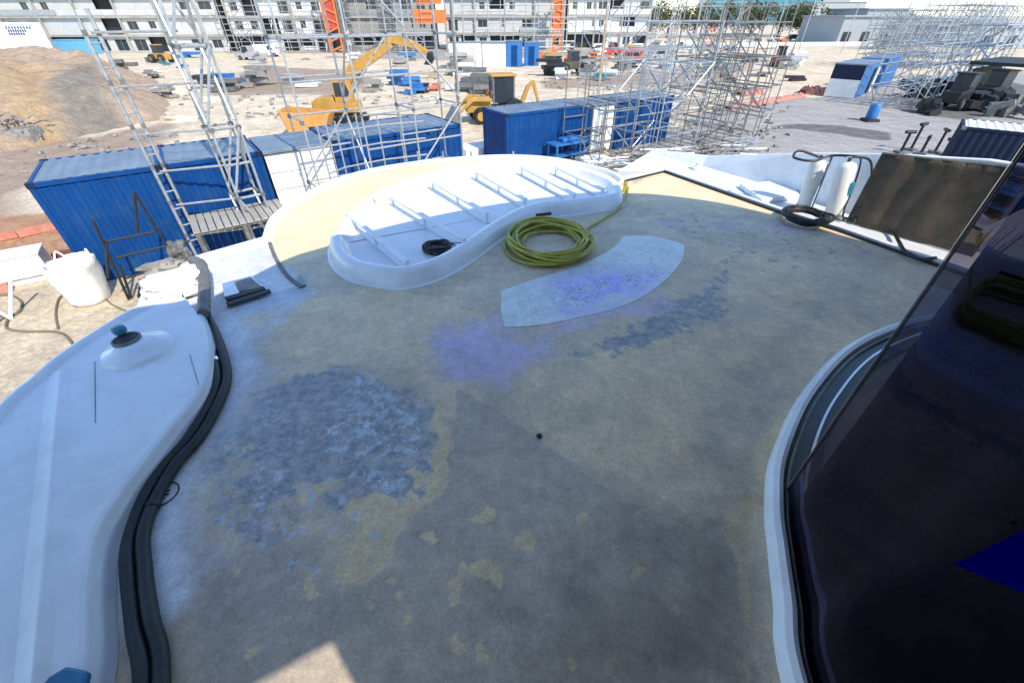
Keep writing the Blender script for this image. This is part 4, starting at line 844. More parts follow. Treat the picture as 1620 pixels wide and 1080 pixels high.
# dense field centre right
fields = [ # px of near-left foot, rz, nx, ny, lifts, bx, by, lh
 ((945, 275), .55, 2, 2, 2, 1.5, 1.5, 1.4, 'low scaffold left of the dense group, by the blue workbench'),
 ((1030, 268), .6, 2, 2, 3, 1.6, 1.5, 1.5, 'nearest dense scaffold behind the corner of the deck'),
 ((1110, 245), .55, 3, 2, 4, 1.6, 1.6, 1.5, 'dense scaffold in the middle of the group'),
 ((1000, 205), .5, 3, 2, 5, 2.1, 1.8, 1.5, 'tall scaffold rising in front of the blue container and trees'),
 ((1110, 185), .5, 3, 2, 4, 2.2, 1.9, 1.7, 'broad scaffold on the right half of the dense group'),
 ((1040, 150), .5, 4, 2, 3, 2.4, 2.2, 1.9, 'farther scaffold rank seen through the dense group'),
 ((1190, 215), .55, 1, 2, 3, 1.4, 1.6, 1.4, 'narrow scaffold at the right edge of the dense group'),
 ((935, 185), .5, 1, 1, 4, 2.2, 2.0, 1.8, 'thin tall scaffold bay left of the dense group')]
for k, f_ in enumerate(fields):
    p = P(*f_[0]); scaffold((p.x, p.y), f_[1], f_[2], f_[3], f_[4], f_[5], f_[6], f_[7], f_[8], galv if k % 2 else mat('dull_galvanised', (.21, .21, .20), .5, .4, var=.3, scale=3), 'dense scaffolding beyond the deck corner', .45, 20 + k, .03 if k < 4 else .034, .8, boards=0)
rf = [((1440, 175), .6, 3, 2, 3, 1.9, 1.8, 1.5, 'nearest scaffold at the right, before the dark machines'), ((1395, 110), .6, 5, 2, 4, 2.4, 2, 1.7, 'scaffold behind the second blue container at right'),
      ((1450, 112), .6, 5, 3, 4, 2.4, 2, 1.7, 'tall light scaffold in the middle of the right hand ranks'), ((1500, 95), .6, 7, 3, 4, 2.6, 2.2, 1.9, 'wide scaffold against the sky at right'), ((1400, 80), .6, 8, 2, 3, 3, 2.5, 1.9, 'far scaffold rank before the white building'), ((1550, 75), .6, 9, 3, 4, 3, 2.5, 2.0, 'farthest scaffold rank at the right picture edge'), ((1540, 135), .6, 4, 2, 3, 2.2, 2, 1.8, 'scaffold above the dark canopy at right')]
for k, f_ in enumerate(rf):
    p = P(*f_[0]); scaffold((p.x, p.y), f_[1], f_[2], f_[3], f_[4], f_[5], f_[6], f_[7], f_[8], galv, 'scaffold ranks at the right', .5, 50 + k, .04 + .008 * k, .9, joined=True)
# extra standing poles leaning in centre top
for k, (x, y0, h) in enumerate(((1060, 110, 9.5), (1150, 100, 10), (1215, 95, 10), (1260, 90, 9), (985, 100, 9), (1330, 84, 9))):
    p = P(x, y0); tag(MB().tube([(p.x, p.y, 0), (p.x, p.y, h)], .09, 6).build('mast', galv), ['mast', 'mast'][0] and ['slim grey mast standing above the red car', 'slim grey mast above the white car, fifth from the left', 'slim grey mast above the silver car under the trees', 'slim grey mast below the right trees', 'leftmost slim grey mast, by the end of the pale building', 'rightmost slim grey mast before the long white building'][k], 'mast', 'slim masts in the yard')
# scaffold bits stacked at foot of dense field
rn = random.Random(8)
for k, (x, y) in enumerate(((960, 272), (1000, 262), (1060, 258), (1120, 250), (1170, 242))):
    c = P(x, y); b = MB()
    for q in range(26):
        a = rn.uniform(-.5, .5) + .5; z = rn.uniform(.05, .7); o_ = Vector((rn.uniform(-.8, .8), rn.uniform(-.6, .6), z)); d_ = Vector((math.cos(a), math.sin(a), rn.uniform(-.08, .08))) * rn.uniform(.5, 1.1); b.tube([c + o_ - d_, c + o_ + d_], .028, 5)
    tag(b.build('tube_pile', galvd if k % 2 else galv, fix=False), ['pile of loose tubes beside the blue workbench', 'pile of loose tubes under the low scaffold', 'pile of loose tubes just behind the deck corner', 'pile of loose tubes behind the small white bollard', 'rightmost pile of loose tubes near the bulwark'][k], 'tubes', 'piles of loose tubes')
    tag(b, None) if False else None
# orange netting heap on ground
def net_heap(p0, p1, w, h, label, seed):
    b = MB(); n = 24; a, c = P(*p0), P(*p1); rn = random.Random(seed)
    for j in range(5):
        for i in range(n + 1): q = a.lerp(c, i / n) + Vector((0, (j / 4 - .5) * w, 0)); q.z = h * math.sin(math.pi * j / 4) * (.4 + .6 * rn.random()) + .02; b.v.append(tuple(q + Vector((rn.uniform(-.1, .1), rn.uniform(-.1, .1), 0))))
    b.f = [(j * (n + 1) + i, j * (n + 1) + i + 1, (j + 1) * (n + 1) + i + 1, (j + 1) * (n + 1) + i) for j in range(4) for i in range(n)]
    tag(b.build('safety_netting', redmesh), label, 'netting', 'heaps of orange netting')
net_heap((1268, 148), (1315, 152), 1.5, .8, 'orange netting heaped against the blue and white cabin', 1)
net_heap((1150, 172), (1270, 152), 1.6, .35, 'long flattened orange netting behind the dense scaffolding', 2)
net_heap((1165, 150), (1200, 145), 3., .6, 'orange netting seen through the dense scaffold', 3)

# ------------------------------------------------------------------ machines
def wheel(t, c, r, w, m=rubber, ax=(0, 1, 0), hub=None):
    c = Vector(c); a = Vector(ax).normalized(); o = MB().lathe([(r * .55, -w / 2), (r * .92, -w / 2), (r, -w * .35), (r, w * .35), (r * .92, w / 2), (r * .55, w / 2)], c, 20, a).build('wheel', m, t, smooth=30)
    MB().lathe([(r * .54, -w / 2 - .01), (r * .5, w / 2 + .012)], c, 16, a).build('rim', hub or yellow, o); return o
ep0 = P(548, 198); X = thing('excavator', 'yellow tracked excavator with raised bent boom behind the left container row', 'excavator', (ep0.x, ep0.y, 0), 0); X.scale = (.82, .82, .82)
for y in (-1.1, 1.1):
    tr2 = MB().extr([(-1.7, .1), (-1.85, .45), (-1.6, .8), (1.6, .8), (1.85, .45), (1.7, .1)], (0, y, 0), (1, 0, 0), (0, 0, 1), .5).build('track', rubber, X, bevel=.04)
    for k in range(9): MB().box((-1.5 + k * .375, y, .84), (.1, .56, .06)).build('track_pad', galvd, tr2)
MB().box((0, 0, .75), (2.0, 1.6, .4)).build('undercarriage', galvd, X, bevel=.03)
MB().lathe([(.7, 0), (.7, .2)], (0, 0, .95), 20).build('slew_ring', galvd, X)
MB().extr([(-2.0, 0), (-2.1, .7), (-1.8, 1.05), (-.3, 1.15), (-.2, .75), (1.4, .7), (1.5, 0)], (0, 0, 1.15), (1, 0, 0), (0, 0, 1), 2.3).build('housing', yellow, X, bevel=.06)
MB().box((-1.95, 0, 1.55), (.5, 2.2, .9)).build('counterweight', yellow, X, bevel=.1)
cb = MB().extr([(0, 0), (0, 1.6), (.3, 1.75), (1.2, 1.75), (1.45, .9), (1.45, 0)], (-.1, -.72, 1.85), (1, 0, 0), (0, 0, 1), .85).build('cab', yellow, X, bevel=.03)
MB().extr([(.1, .5), (.12, 1.5), (1.1, 1.5), (1.3, .9), (1.3, .5)], (-.1, -.72, 1.85), (1, 0, 0), (0, 0, 1), .89).build('cab_glass', darkg, cb)
def loc(px, py): v = PY(px, py, ep0.y); return ((v.x - ep0.x) / .82, .3, v.z / .82)
B1 = [loc(*p) for p in ((545, 168), (541, 140), (556, 112), (590, 88), (618, 70))]; 
def beam(name, pts, ws, th, m, par):
    pts = [Vector(p) for p in pts]; b = MB(); up_, dn = [], []
    for i, p in enumerate(pts):
        t_ = (pts[min(i + 1, len(pts) - 1)] - pts[max(i - 1, 0)]).normalized(); n_ = Vector((-t_.z, 0, t_.x)); up_.append(p + n_ * ws[i] / 2); dn.append(p - n_ * ws[i] / 2)
    n = len(pts); v = []
    for s_ in (-th / 2, th / 2): v += [q_ + Vector((0, s_, 0)) for q_ in up_] + [q_ + Vector((0, s_, 0)) for q_ in dn]
    f = [(i, i + 1, n + i + 1, n + i) for i in range(n - 1)] + [(2 * n + i, 3 * n + i, 3 * n + i + 1, 2 * n + i + 1) for i in range(n - 1)] + [(i, 2 * n + i, 2 * n + i + 1, i + 1) for i in range(n - 1)] + [(n + i, n + i + 1, 3 * n + i + 1, 3 * n + i) for i in range(n - 1)] + [(0, n, 3 * n, 2 * n), (n - 1, 3 * n - 1, 4 * n - 1, 2 * n - 1)]
    b.add(v, f); return b.build(name, m, par, bevel=.03)
beam('boom', B1, (.5, .65, .85, .8, .5), .5, yellow, X)
beam('stick', [loc(606, 62), loc(625, 62), loc(655, 72), loc(676, 84)], (.4, .7, .5, .3), .38, yellow, X)
for a_, c_ in (((552, 160), (580, 100)), ((575, 90), (612, 56))): 
    o = MB().tube([loc(*a_), loc(*c_)], .09, 8).build('ram', galvd, X)
MB().extr([(0, .1), (.35, .15), (.5, -.3), (.2, -.75), (-.35, -.7), (-.1, -.3)], Vector(loc(676, 86)), (1, 0, 0), (0, 0, 1), .9).build('bucket', rubber, X, bevel=.02)
# orange dumper body / bucket at 490-570,155-200
p = P(528, 199); S = thing('orange_skip', 'orange steel skip at the foot of the excavator', 'skip', (p.x - .3, p.y - 3.2, 0), .1)
MB().extr([(-1.5, 1.55), (-1.15, 0.1), (1.0, .1), (1.6, 1.3), (1.35, 1.35), (.85, .3), (-1., .3), (-1.3, 1.6)], (0, 0, .1), (1, 0, 0), (0, 0, 1), 1.9).build('tub', orange if False else mat('dusty_orange', (.55, .27, .07), .6, var=.15, dirt=(.4, .28, .15), dirt_amt=.5), S, bevel=.04)
for y in (-.95, .95): MB().extr([(-1.4, 1.5), (-1.1, .2), (.95, .2), (1.45, 1.25)], (0, y, .1), (1, 0, 0), (0, 0, 1), .05).build('side_plate', MATS['dusty_orange'], S)
# backhoe loader
bp_ = P(778, 192); Bk = thing('backhoe_loader', 'yellow backhoe loader with glazed cab beside the middle container', 'backhoe loader', (bp_.x + .3, bp_.y, 0), .25)
for x, r_ in ((-1.3, .55), (1.2, .8)):
    for y in (-.95, .95): wheel(Bk, (x, y, r_), r_, .42)
MB().extr([(-2.2, .7), (-2.2, 1.5), (-.5, 1.7), (-.4, 1.1), (1.8, 1.1), (1.9, .7)], (0, 0, 0), (1, 0, 0), (0, 0, 1), 1.0).build('body', yellow, Bk, bevel=.06)
cb = MB().box((.5, 0, 2.1), (1.5, 1.35, 1.6)).build('cab_glass', darkg, Bk)
for x in (-.25, 1.25):
    for y in (-.67, .67): MB().box((x, y, 2.1), (.1, .1, 1.65)).build('post', galvd, cb)
MB().box((.5, 0, 2.98), (1.85, 1.6, .14)).build('cab_roof', yellow, Bk, bevel=.04)
for y in (-.75, .75): beam('loader_arm', [(-.4, y, 1.5), (-1.8, y, 1.6), (-2.9, y, .7)], (.22, .28, .2), .12, yellow, Bk)
MB().extr([(0, .9), (.25, .85), (.3, .15), (-.55, .0), (-.6, .1)], (-3.1, 0, .1), (1, 0, 0), (0, 0, 1), 2.2).build('front_bucket', galvd, Bk, bevel=.02)
beam('rear_boom', [(1.9, 0, .9), (2.5, 0, 2.2), (2.9, 0, 2.5)], (.3, .3, .2), .22, yellow, Bk); beam('rear_stick', [(2.85, 0, 2.55), (3.3, 0, 1.2)], (.25, .18), .2, yellow, Bk)
MB().extr([(0, .3), (.25, .2), (.2, -.3), (-.4, -.35), (-.15, 0)], (3.3, 0, .9), (1, 0, 0), (0, 0, 1), .6).build('rear_bucket', rubber, Bk)

# small vehicles
def vehicle(px, py, L, H, m, label, cat='vehicle', kind_='van', rz=0, group='vehicles and machines in the far yard'):
    p = P(px, py); t = thing({'van': 'parked_van', 'pickup': 'pickup_truck', 'loader': 'wheel_loader', 'car': 'parked_car', 'lift': 'scissor_lift'}[kind_], label, cat, (p.x, p.y, 0), rz, group)
    W = 1.8; r = .36
    if kind_ == 'lift':
        MB().box((0, 0, .5), (L, 1.2, .5)).build('chassis', m, t, bevel=.04)
        for k in range(4):
            for s_ in (-1, 1): put(t, 'scissor_arm', (-L * .4 * s_, -.4, .75 + k * H * .17), (L * .4 * s_, -.4, .75 + (k + 1) * H * .17), m, .05)
        z = .75 + 4 * H * .17; MB().box((0, 0, z), (L, 1.2, .12)).build('platform', m, t)
        for x in (-L / 2, 0, L / 2):
            for y in (-.58, .58): put(t, 'post', (x, y, z), (x, y, z + 1.1), m, .03)
        for y in (-.58, .58): put(t, 'handrail', (-L / 2, y, z + 1.1), (L / 2, y, z + 1.1), m, .03)
        for x in (-L * .35, L * .35):
            for y in (-.6, .6): wheel(t, (x, y, .28), .28, .2, hub=galv)
        return t
    if kind_ == 'loader':
        r = .65 if L > 3.4 else .45
        MB().extr([(-L / 2, .5), (-L / 2, 1.3), (-.3, 1.45), (L / 2 - .6, 1.3), (L / 2 - .4, .6)], (0, 0, 0), (1, 0, 0), (0, 0, 1), 1.3).build('body', m, t, bevel=.05)
        MB().box((.0, 0, 1.95), (1.2, 1.2, 1.1)).build('cab_glass', darkg, t); MB().box((0, 0, 2.55), (1.4, 1.35, .12)).build('cab_roof', m, t)
        for y in (-.6, .6): beam('arm', [(L * .2, y, 1.3), (L * .5, y, 1.0), (L * .62, y, .5)], (.2, .22, .16), .12, m, t)
        MB().box((L * .68, 0, .45), (.5, 2.0, .7)).build('bucket', galvd, t)
    elif kind_ == 'pickup':
        MB().extr([(-L / 2, .4), (-L / 2, 1.0), (-.3, 1.0), (-.2, H), (.9, H), (1.3, 1.05), (L / 2, .95), (L / 2, .4)], (0, 0, 0), (1, 0, 0), (0, 0, 1), W).build('body', m, t, bevel=.06)
        MB().extr([(-.15, 1.08), (-.1, H - .08), (.85, H - .08), (1.15, 1.08)], (0, 0, 0), (1, 0, 0), (0, 0, 1), W + .03).build('window', darkg, t)
    elif kind_ == 'car':
        MB().extr([(-L / 2, .35), (-L / 2, .9), (-L * .38, 1.0), (-L * .25, H), (L * .12, H), (L * .25, .98), (L / 2, .85), (L / 2, .35)], (0, 0, 0), (1, 0, 0), (0, 0, 1), W).build('body', m, t, bevel=.08)
        MB().extr([(-L * .33, 1.0), (-L * .24, H - .06), (L * .11, H - .06), (L * .22, 1.0)], (0, 0, 0), (1, 0, 0), (0, 0, 1), W + .03).build('window', darkg, t)
    else:
        MB().extr([(-L / 2, .35), (-L / 2, H), (L * .22, H), (L * .38, 1.15), (L / 2, 1.0), (L / 2, .35)], (0, 0, 0), (1, 0, 0), (0, 0, 1), W).build('body', m, t, bevel=.07)
        MB().extr([(L * .08, 1.15), (L * .08, H - .2), (L * .2, H - .2), (L * .34, 1.15)], (0, 0, 0), (1, 0, 0), (0, 0, 1), W + .03).build('window', darkg, t)
    for x in (-L * .32, L * .32):
        for y in (-W / 2 + .08, W / 2 - .08): wheel(t, (x, y, r), r, .26 if r < .5 else .45, hub=galvd)
    return t
silver = mat('silver_paint', (.45, .46, .47), .3, .4); wv = mat('van_white', (.7, .7, .7), .35)
vehicle(905, 117, 4.4, 2, olive, 'dark olive wheel loader parked beyond the blue cabins', 'loader', 'loader', .3)
vehicle(400, 95, 5.5, 2.1, silver, 'grey flatbed pickup in front of the left building', 'truck', 'pickup', 3.0); vehicle(425, 90, 4.2, 2.0, wv, 'white van behind the grey pickup at left', 'van', 'van', .2)
vehicle(258, 100, 3.5, 1.9, yellow, 'small yellow loader behind the dirt mound', 'loader', 'loader', 2.8); vehicle(205, 80, 5.0, 2.2, mat('green_paint', (.03, .10, .06), .5), 'dark green truck before the left building', 'truck', 'pickup', .1)
vehicle(965, 88, 5, 2.2, red, 'red pickup in the far yard left of the trees', 'truck', 'pickup', .2); vehicle(1000, 100, 4.4, 1.6, red, 'red car nearer than the red pickup', 'car', 'car', .1)
vehicle(1080, 84, 4.4, 2.1, wv, 'white van in the far yard below the trees', 'van', 'van', 2.9); vehicle(1118, 76, 4, 4.5, red, 'red scissor lift in the far yard', 'lift', 'lift', .3)
vehicle(882, 74, 4, 6.5, orange, 'orange scissor lift before the pale building', 'lift', 'lift', .2); vehicle(905, 70, 2.4, 3, orange, 'small orange lift beside the taller orange one', 'lift', 'lift', .5)
vehicle(830, 70, 5, 2.1, mat('dark_grey_paint', (.06, .06, .065), .4), 'dark grey van before the pale building', 'van', 'van', .0); vehicle(940, 70, 5, 2.0, yellow, 'yellow loader by the end of the pale building', 'loader', 'loader', .1)
vehicle(1040, 96, 4.4, 1.5, silver, 'silver car in the middle of the far yard', 'car', 'car', .4); vehicle(1150, 90, 4.4, 1.5, wv, 'white car in the far yard near the masts', 'car', 'car', 2.7)
vehicle(1195, 72, 4.6, 1.6, silver, 'silver car parked under the left trees', 'car', 'car', .1); vehicle(1225, 66, 4.4, 1.6, wv, 'white car parked under the middle trees', 'car', 'car', .0); vehicle(1285, 62, 5, 2.3, wv, 'white van parked under the right trees', 'van', 'van', .0); vehicle(1255, 64, 4.4, 1.5, mat('dark_grey_paint', (.06, .06, .065)), 'dark car between white car and van under the trees', 'car', 'car', .0)
vehicle(1400, 74, 5, 2.2, tealg, 'teal truck in front of the white building', 'truck', 'pickup', .0); vehicle(1230, 105, 4.4, 2, mat('rusty_red', (.20, .07, .04), .8), 'rusty brown loader by the road', 'loader', 'loader', 1.0)
vehicle(1505, 172, 3.0, 1.6, rubber, 'dark machine in the shade before the dark canopy', 'loader', 'loader', .5); vehicle(1560, 165, 3.2, 1.7, rubber, 'black machine beneath the dark canopy', 'loader', 'loader', .3)
# assorted stacks in the far yard
rn = random.Random(12); cols = [white, wood, redmesh, galvd, blue2, grime, wv, tealg, dark, conc, silver, orange]
cn = ['white', 'timber', 'orange', 'dark steel', 'blue', 'grey', 'pale', 'teal', 'black', 'concrete', 'silver', 'bright orange']
spots = []
for k in range(112):
    if k < 40 or k >= 84: x, y = rn.uniform(860, 1260), rn.uniform(66, 132)
    elif k < 52 or 64 <= k < 76: x, y = rn.uniform(560, 780), rn.uniform(80, 150)
    else: x, y = rn.uniform(160, 520), rn.uniform(84, 160)
    spots.append((x, y))
SK = []
for k, (x, y) in enumerate(spots):
    i = rn.randrange(12); p = P(x, y); s_ = rn.uniform(.6, 1.7); t = MB(); n_ = rn.randint(2, 5)
    for q in range(n_): t.box((p.x + rn.uniform(-1, 1) * s_ * .5, p.y + rn.uniform(-.6, .6) * s_, .16 * s_ + q * .25 * s_), (rn.uniform(.8, 2.2) * s_, rn.uniform(.5, 1.2) * s_, .24 * s_), rn.uniform(-.4, .4))
    SK.append((cn[i], 'in the yard below the trees' if (k < 40 or k >= 84) else ('between excavator and cabins' if (k < 52 or 64 <= k < 76) else 'left of the excavator'), x, t.build('material_stack', cols[i])))
ordn = ['leftmost', 'second from left', 'third from left', 'fourth from left', 'fifth from left', 'sixth from left', 'seventh from left', 'eighth from left', 'ninth from left', 'tenth from left', 'eleventh from left', 'twelfth from left', 'thirteenth from left']
for c_, side in sorted({(a_[0], a_[1]) for a_ in SK}):
    g_ = sorted([a_ for a_ in SK if a_[0] == c_ and a_[1] == side], key=lambda a_: a_[2])[:13]
    for k, a_ in enumerate(g_): tag(a_[3], (ordn[k] + ' of the ' if len(g_) > 1 else 'only ') + f'{c_} building material ' + ('stacks ' if len(g_) > 1 else 'stack ') + side, 'stack', f'{c_} stacks {side}')
# dark clutter in the shade at right
rn2 = random.Random(31)
for k in range(9):
    x, y = rn2.uniform(1440, 1600), rn2.uniform(150, 188); p = P(x, y); b = MB()
    for q in range(6): b.box((p.x + rn2.uniform(-.9, .9), p.y + rn2.uniform(-.9, .9), rn2.uniform(.2, 1.1)), (rn2.uniform(.3, 1.4), rn2.uniform(.3, 1.), rn2.uniform(.2, .9)), rn2.uniform(0, 3), rn2.uniform(-.4, .4))
    SK2 = b.build('equipment_pile', [rubber, galvd, dark][k % 3]); SK2['px'] = x; SK2['label'] = 'x'
pl = sorted([o for o in bpy.data.objects if o.name.startswith('equipment_pile')], key=lambda o: o['px'])
for k, o in enumerate(pl): tag(o, (['leftmost', 'second', 'third', 'fourth', 'middle', 'sixth', 'seventh', 'eighth', 'rightmost'][k]) + ' of the dark equipment piles near the canopy, counted from the left', 'equipment', 'dark equipment piles by the canopy'); del o['px']
# debris on the sand near excavator
b = MB()
for k in range(300):
    x, y = rn.choice([(rn.uniform(560, 720), rn.uniform(112, 170)), (rn.uniform(280, 500), rn.uniform(150, 190)), (rn.uniform(860, 1100), rn.uniform(100, 145)), (rn.uniform(1100, 1250), rn.uniform(150, 260)), (rn.uniform(0, 300), rn.uniform(215, 260))])
    p = P(x, y); b.box((p.x, p.y, .08), (rn.uniform(.08, .7), rn.uniform(.06, .3), rn.uniform(.05, .18)), rn.uniform(0, 3), rn.uniform(-.2, .2))
b.build('ground_debris', grime)['kind'] = 'stuff'
# valves and stands by navy container
for k, (x, y, h) in enumerate(((1424, 236, 1.1), (1440, 232, 1.4), (1456, 238, .9), (1478, 236, 1.2), (1494, 240, .8))):
    p = P(x, y + 6); t = thing('valve_stand', ['leftmost dark valve stand behind the brown screen', 'second dark valve stand from the left behind the screen', 'middle short valve stand behind the screen', 'fourth valve stand, just left of the navy container', 'short valve stand touching the navy container'][k], 'valve', tuple(p), k * .4, 'valve stands behind the brown screen')
    MB().tube([(0, 0, 0), (0, 0, h)], .07, 8).build('stem', rubber, t); MB().tube([(-.28, 0, h), (.28, 0, h)], .09, 8).build('crosspiece', rubber, t); MB().box((0, 0, .06), (.5, .5, .1)).build('base', galvd, t)
# dark canopy right
c = P(1600, 165); cn_ = thing('dark_canopy', 'dark flat canopy on posts at the right picture edge', 'canopy', (c.x, c.y, 0), .6)
MB().box((3, 1.5, 2.9), (9, 5, .25)).build('roof', mat('canopy_dark', (.02, .03, .025), .7), cn_)
for x in (-1.3, 7.2):
    for y in (-.8, 3.8): MB().box((x, y, 1.4), (.2, .2, 2.8)).build('post', galvd, cn_)
MB().box((3, 3.5, 1.3), (8.6, .15, 2.4)).build('back_panel', MATS['canopy_dark'], cn_)
# sign board at left
c = P(0, 76); sb = thing('site_hoarding', 'white hoarding with small blue lettering above the dirt mound at left', 'hoarding', (c.x - 8, c.y - 30, 0), .0)
Yb = c.y - 30; v0 = PY(-90, 36, Yb); v1 = PY(82, 74, Yb); MB().box(((v0.x + v1.x) / 2 - (c.x - 8), 0, v0.z / 2), (v1.x - v0.x, .2, v0.z)).build('panel', white, sb)
for row, (x0, x1, z) in enumerate(((8, 50, 44), (12, 42, 49), (14, 40, 54))):
    for k in range(9 - row):
        x = x0 + (x1 - x0) * k / (9 - row); a = PY(x, z, Yb - .12); MB().box((a.x - (c.x - 8) + .2, -.13, a.z), (.28, .03, .38)).build('letter_mark', cblue, sb)

# ------------------------------------------------------------------ long building behind
rn = random.Random(5)
WIN = {}
def facade(x0, x1, Y, floors, bay, label, wallm, group=None, hole=.5, slabm=None, depth=10, seed=1, sh_=3.2, base_open=.5):
    rn = random.Random(seed); t = thing('construction_building', label, 'building', (x0, Y, 0), 0, group); L = x1 - x0; n = max(1, int(round(L / bay))); bw = L / n; H = floors * sh_
    MB().box((L / 2, depth / 2 + 1.2, H / 2), (L, depth, H)).build('core', dark, t)
    for k in range(floors + 1): MB().box((L / 2, depth / 2 + .2, k * sh_ - .2 + (.2 if k == 0 else 0)), (L + .3, depth + .5, .38)).build('floor_slab', slabm or conc, t)
    for k in range(floors):
        for i in range(n):
            x = (i + .5) * bw; z = k * sh_ + .0; u = rn.random()
            if k == 0 and u < base_open: 
                if rn.random() < .5:
                    me = WIN.setdefault(('low', round(bw, 2), wallm.name), MB().box((0, 0, 0), (bw * .98, .16, 1.0)).mesh('low', wallm)); inst(me, 'wall_panel', t, (x, .5, z + .52))
                continue
            if rn.random() < .38:
                me = WIN.setdefault(('blank', round(bw, 2), wallm.name), MB().box((0, 0, 0), (bw * .99, .2, 2.82)).mesh('blank', wallm)); inst(me, 'wall_panel', t, (x, .6, z + 1.41)); continue
            if rn.random() < .15: continue
            key = ('w', round(bw, 2), wallm.name, int(u * 3))
            if key not in WIN:
                b = MB(); ww = bw * (.34, .5, .62)[int(u * 3)]; zz = (1.0, .8, .3)[int(u * 3)]; wh_ = (1.3, 1.5, 2.1)[int(u * 3)]
                b.box((-(bw / 4 + ww / 4), 0, 1.4), ((bw - ww) / 2, .22, 2.8)).box(((bw / 4 + ww / 4), 0, 1.4), ((bw - ww) / 2, .22, 2.8)).box((0, 0, zz / 2), (ww, .22, zz)).box((0, 0, (2.8 + zz + wh_) / 2), (ww, .22, 2.8 - zz - wh_))
                g_ = MB().box((0, .06, zz + wh_ / 2), (ww, .04, wh_)); f_ = MB().box((0, .02, zz + wh_ / 2), (.06, .06, wh_)).box((0, .02, zz + wh_ * .99), (ww, .07, .06)).box((0, .02, zz + .03), (ww, .07, .06))
                WIN[key] = (b.mesh('wall_bay', wallm), g_.mesh('glass', darkg), f_.mesh('frame', galv))
            a, g_, f_ = WIN[key]; o = inst(a, 'wall_bay', t, (x, .6, z)); inst(g_, 'window', o); inst(f_, 'window_frame', o)
        # balcony parapets
        if k and rn.random() < .9:
            i = 0
            while i < n:
                ln = rn.randint(2, 5)
                if rn.random() < .62:
                    e_ = min(n, i + ln); MB().box(((i + e_) / 2 * bw, -.02, k * sh_ + .55), ((e_ - i) * bw * .97, .1, 1.0)).build('parapet', wallm if rn.random() < .7 else galv, t)
                i += ln
    for i in range(0, n + 1, 2): MB().box((i * bw, .1, H / 2), (.35, .35, H)).build('column', slabm or conc, t)
    return t
facade(-150, -62, 112, 4, 4.2, 'long pale building at far left under construction', whited, 'pale buildings across the back', seed=2)
facade(-61, -40, 114, 5, 3.6, 'pale building section left of the orange hoist', white, 'pale buildings across the back', seed=3)
facade(-36, -18, 117, 5, 3.4, 'bare grey block right of the orange hoist', conc, 'pale buildings across the back', seed=4, base_open=.9)
facade(-15, 12, 120, 5, 3.2, 'pale building section behind the blue cabins', whited, 'pale buildings across the back', seed=6)
facade(13, 32, 122, 4, 3.2, 'right end section of the pale building, next to the trees', white, 'pale buildings across the back', seed=8)
for k, (x, m_, w_, h_) in enumerate(((525, orange, 2.6, 14), (547, galvd, 2.0, 14), (682, redmesh, 6, 0), (612, galvd, 3.0, 9), (882, orange, 1.8, 12))):
    p = P(x, 75 if k < 4 else 70); Yh = 109 if k < 4 else 116; xx = PY(x, 40, Yh).x
    if k == 2:
        t = thing('orange_screen', 'orange debris screen hanging on the pale building', 'screen', (xx, Yh, 0)); MB().box((0, 0, 9.0), (5, .3, 1.7)).build('panel', orange, t); MB().box((0, 0, 6.2), (6.5, .3, 2.2)).build('panel', orange, t); MB().box((-3.3, .1, 5), (.15, .15, 10)).build('post', galv, t)
        continue
    t = thing('hoist_mast', ['orange hoist tower rising up the building left of the excavator boom', 'grey mast beside the orange hoist tower', '', 'grey lift shaft before the bare block', 'orange hoist tower behind the blue cabins'][k], 'hoist', (xx, Yh, 0))
    for sx in (-1, 1): MB().box((sx * w_ / 2, 0, h_ / 2), (.35, .35, h_)).build('mast_post', m_, t)
    for z in np.arange(.8, h_, 1.6): MB().box((0, 0, z), (w_, .25, .3), 0, .35 * (1 if int(z) % 2 else -1)).build('lacing', m_, t)
    MB().box((0, .5, h_ * .55), (w_ * .8, .8, h_ * .5)).build('cage', m_ if k != 0 else red, t)
# long scaffold sheets on the facade
for k, (x0, x1, l_) in enumerate(((-60, -38, 'far scaffold on the pale facade left of the hoist'), (-34, -14, 'far scaffold on the bare grey block'), (-10, 14, 'far scaffold on the facade behind the cabins'), (-150, -110, 'far scaffold on the leftmost facade'))):
    scaffold((x0, 108.5), 0, int((x1 - x0) / 2.6), 1, 5, 2.6, 1.2, 2.0, l_, galv, 'scaffolds on the far facade', .2, 80 + k, .07, .5, joined=True)

# trees, teal glass block, white building, low wall
def tree(x, y, h, w, label, seed):
    rn = random.Random(seed); t = thing('tree', label, 'tree', (x, y, 0), 0, 'trees behind the yard'); MB().tube([(0, 0, 0), (.1, 0, h * .45), (.3, .1, h * .8)], [.35, .25, .08], 7).build('trunk', trunkm, t)
    b = MB(); cl = [(Vector((rn.uniform(-w, w) * .5, rn.uniform(-w, w) * .4, h * rn.uniform(.42, .92))), rn.uniform(.12, .28) * w) for _ in range(22)]
    for _ in range(2600):
        c, r = rn.choice(cl); d = Vector((rn.gauss(0, 1), rn.gauss(0, 1), rn.gauss(0, 1))).normalized() * r * rn.uniform(.55, 1.05); p = c + d; s_ = rn.uniform(.18, .42); u = Vector((rn.gauss(0, 1), rn.gauss(0, 1), rn.gauss(0, 1))).normalized(); v = u.orthogonal().normalized() * s_; w_ = u.cross(v); b.add([p - v, p - w_ * .6, p + v, p + w_ * .6], [(0, 1, 2, 3)])
    b.build('crown', leafm, t, fix=False); return t
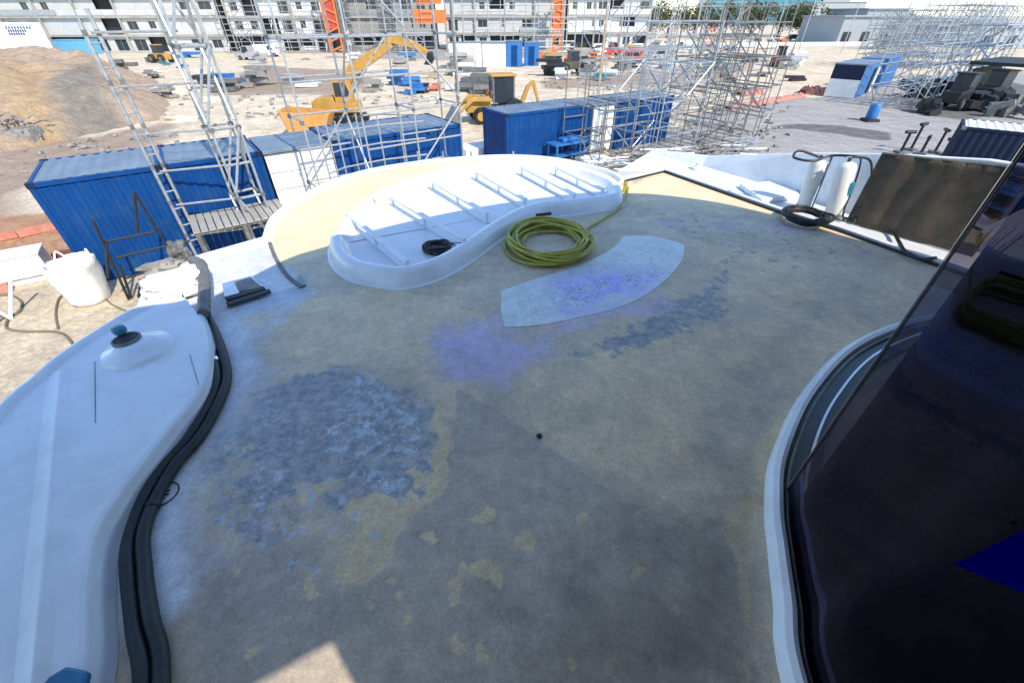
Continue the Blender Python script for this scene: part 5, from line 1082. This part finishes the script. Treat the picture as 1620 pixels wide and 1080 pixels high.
tl = ['leftmost broad tree behind the pale building end', 'second tree from the left behind the yard', 'third tree from the left behind the yard', 'middle tree below the teal glass block', 'tree right of the teal glass block', 'dark tree before the white roof', 'second last tree from the right', 'rightmost small tree near the white building']
for k, x in enumerate((1015, 1058, 1100, 1145, 1190, 1235, 1285, 1330)):
    v = PY(x, 40, 175 + (k % 3) * 8); tree(v.x, v.y, (8.4, 9.2, 9.0, 9.2, 8.8, 8.8, 7.6, 6.5)[k], (11, 12, 12, 12, 12, 12, 11, 7)[k], tl[k], 30 + k)
v = PY(1240, 20, 420); g_ = thing('glass_office_block', 'distant teal glass block above the trees', 'building', (v.x, 420, 0))
for k, (px0, px1, z) in enumerate(((1110, 1185, 24), (1188, 1285, 30), (1288, 1330, 17))):
    a, c = PY(px0, 10, 420), PY(px1, 10, 420); MB().box(((a.x + c.x) / 2 - v.x, 0, z / 2), (c.x - a.x, 20, z)).build('tower', tealg if k < 2 else wallw, g_)
    for q in range(6): MB().box(((a.x + c.x) / 2 - v.x, -10.1, z * (q + .5) / 6), (c.x - a.x, .2, .5)).build('floor_band', wallw, g_)
def slabhouse(px0, px1, ytop, Y, label, m_, name='warehouse', dep=20):
    a, c = PY(px0, ytop, Y), PY(px1, ytop, Y); t = thing(name, label, 'building', (a.x, Y, 0)); L = c.x - a.x; H = a.z
    MB().box((L / 2, dep / 2, H / 2), (L, dep, H)).build('wall', m_, t); MB().box((L / 2, dep / 2, H + .15), (L + 1, dep + 1, .3)).build('roof', wallw, t)
    for q in range(4): MB().box((L * (.1 + q * .25), -.1, min(1.6, H * .35)), (min(4, L * .1), .1, min(2.2, H * .5))).build('window', darkg, t)
    return t
slabhouse(1338, 1460, 27, 139, 'long low white building right of the trees', wallw); slabhouse(1375, 1440, 15, 160, 'taller white block behind the low white building', wallw); slabhouse(1440, 1560, 34, 150, 'low pale building behind the right scaffolds', whited); slabhouse(1560, 1700, 44, 120, 'pale shed at the far right behind the scaffolds', wallw)
slabhouse(1290, 1372, 4, 330, 'distant white tower block against the sky', wallw, 'white_block')
tag(MB().box((60, 128, .45), (95, .4, .9), .10).build('boundary_wall', white), 'low white boundary wall before the trees', 'wall')
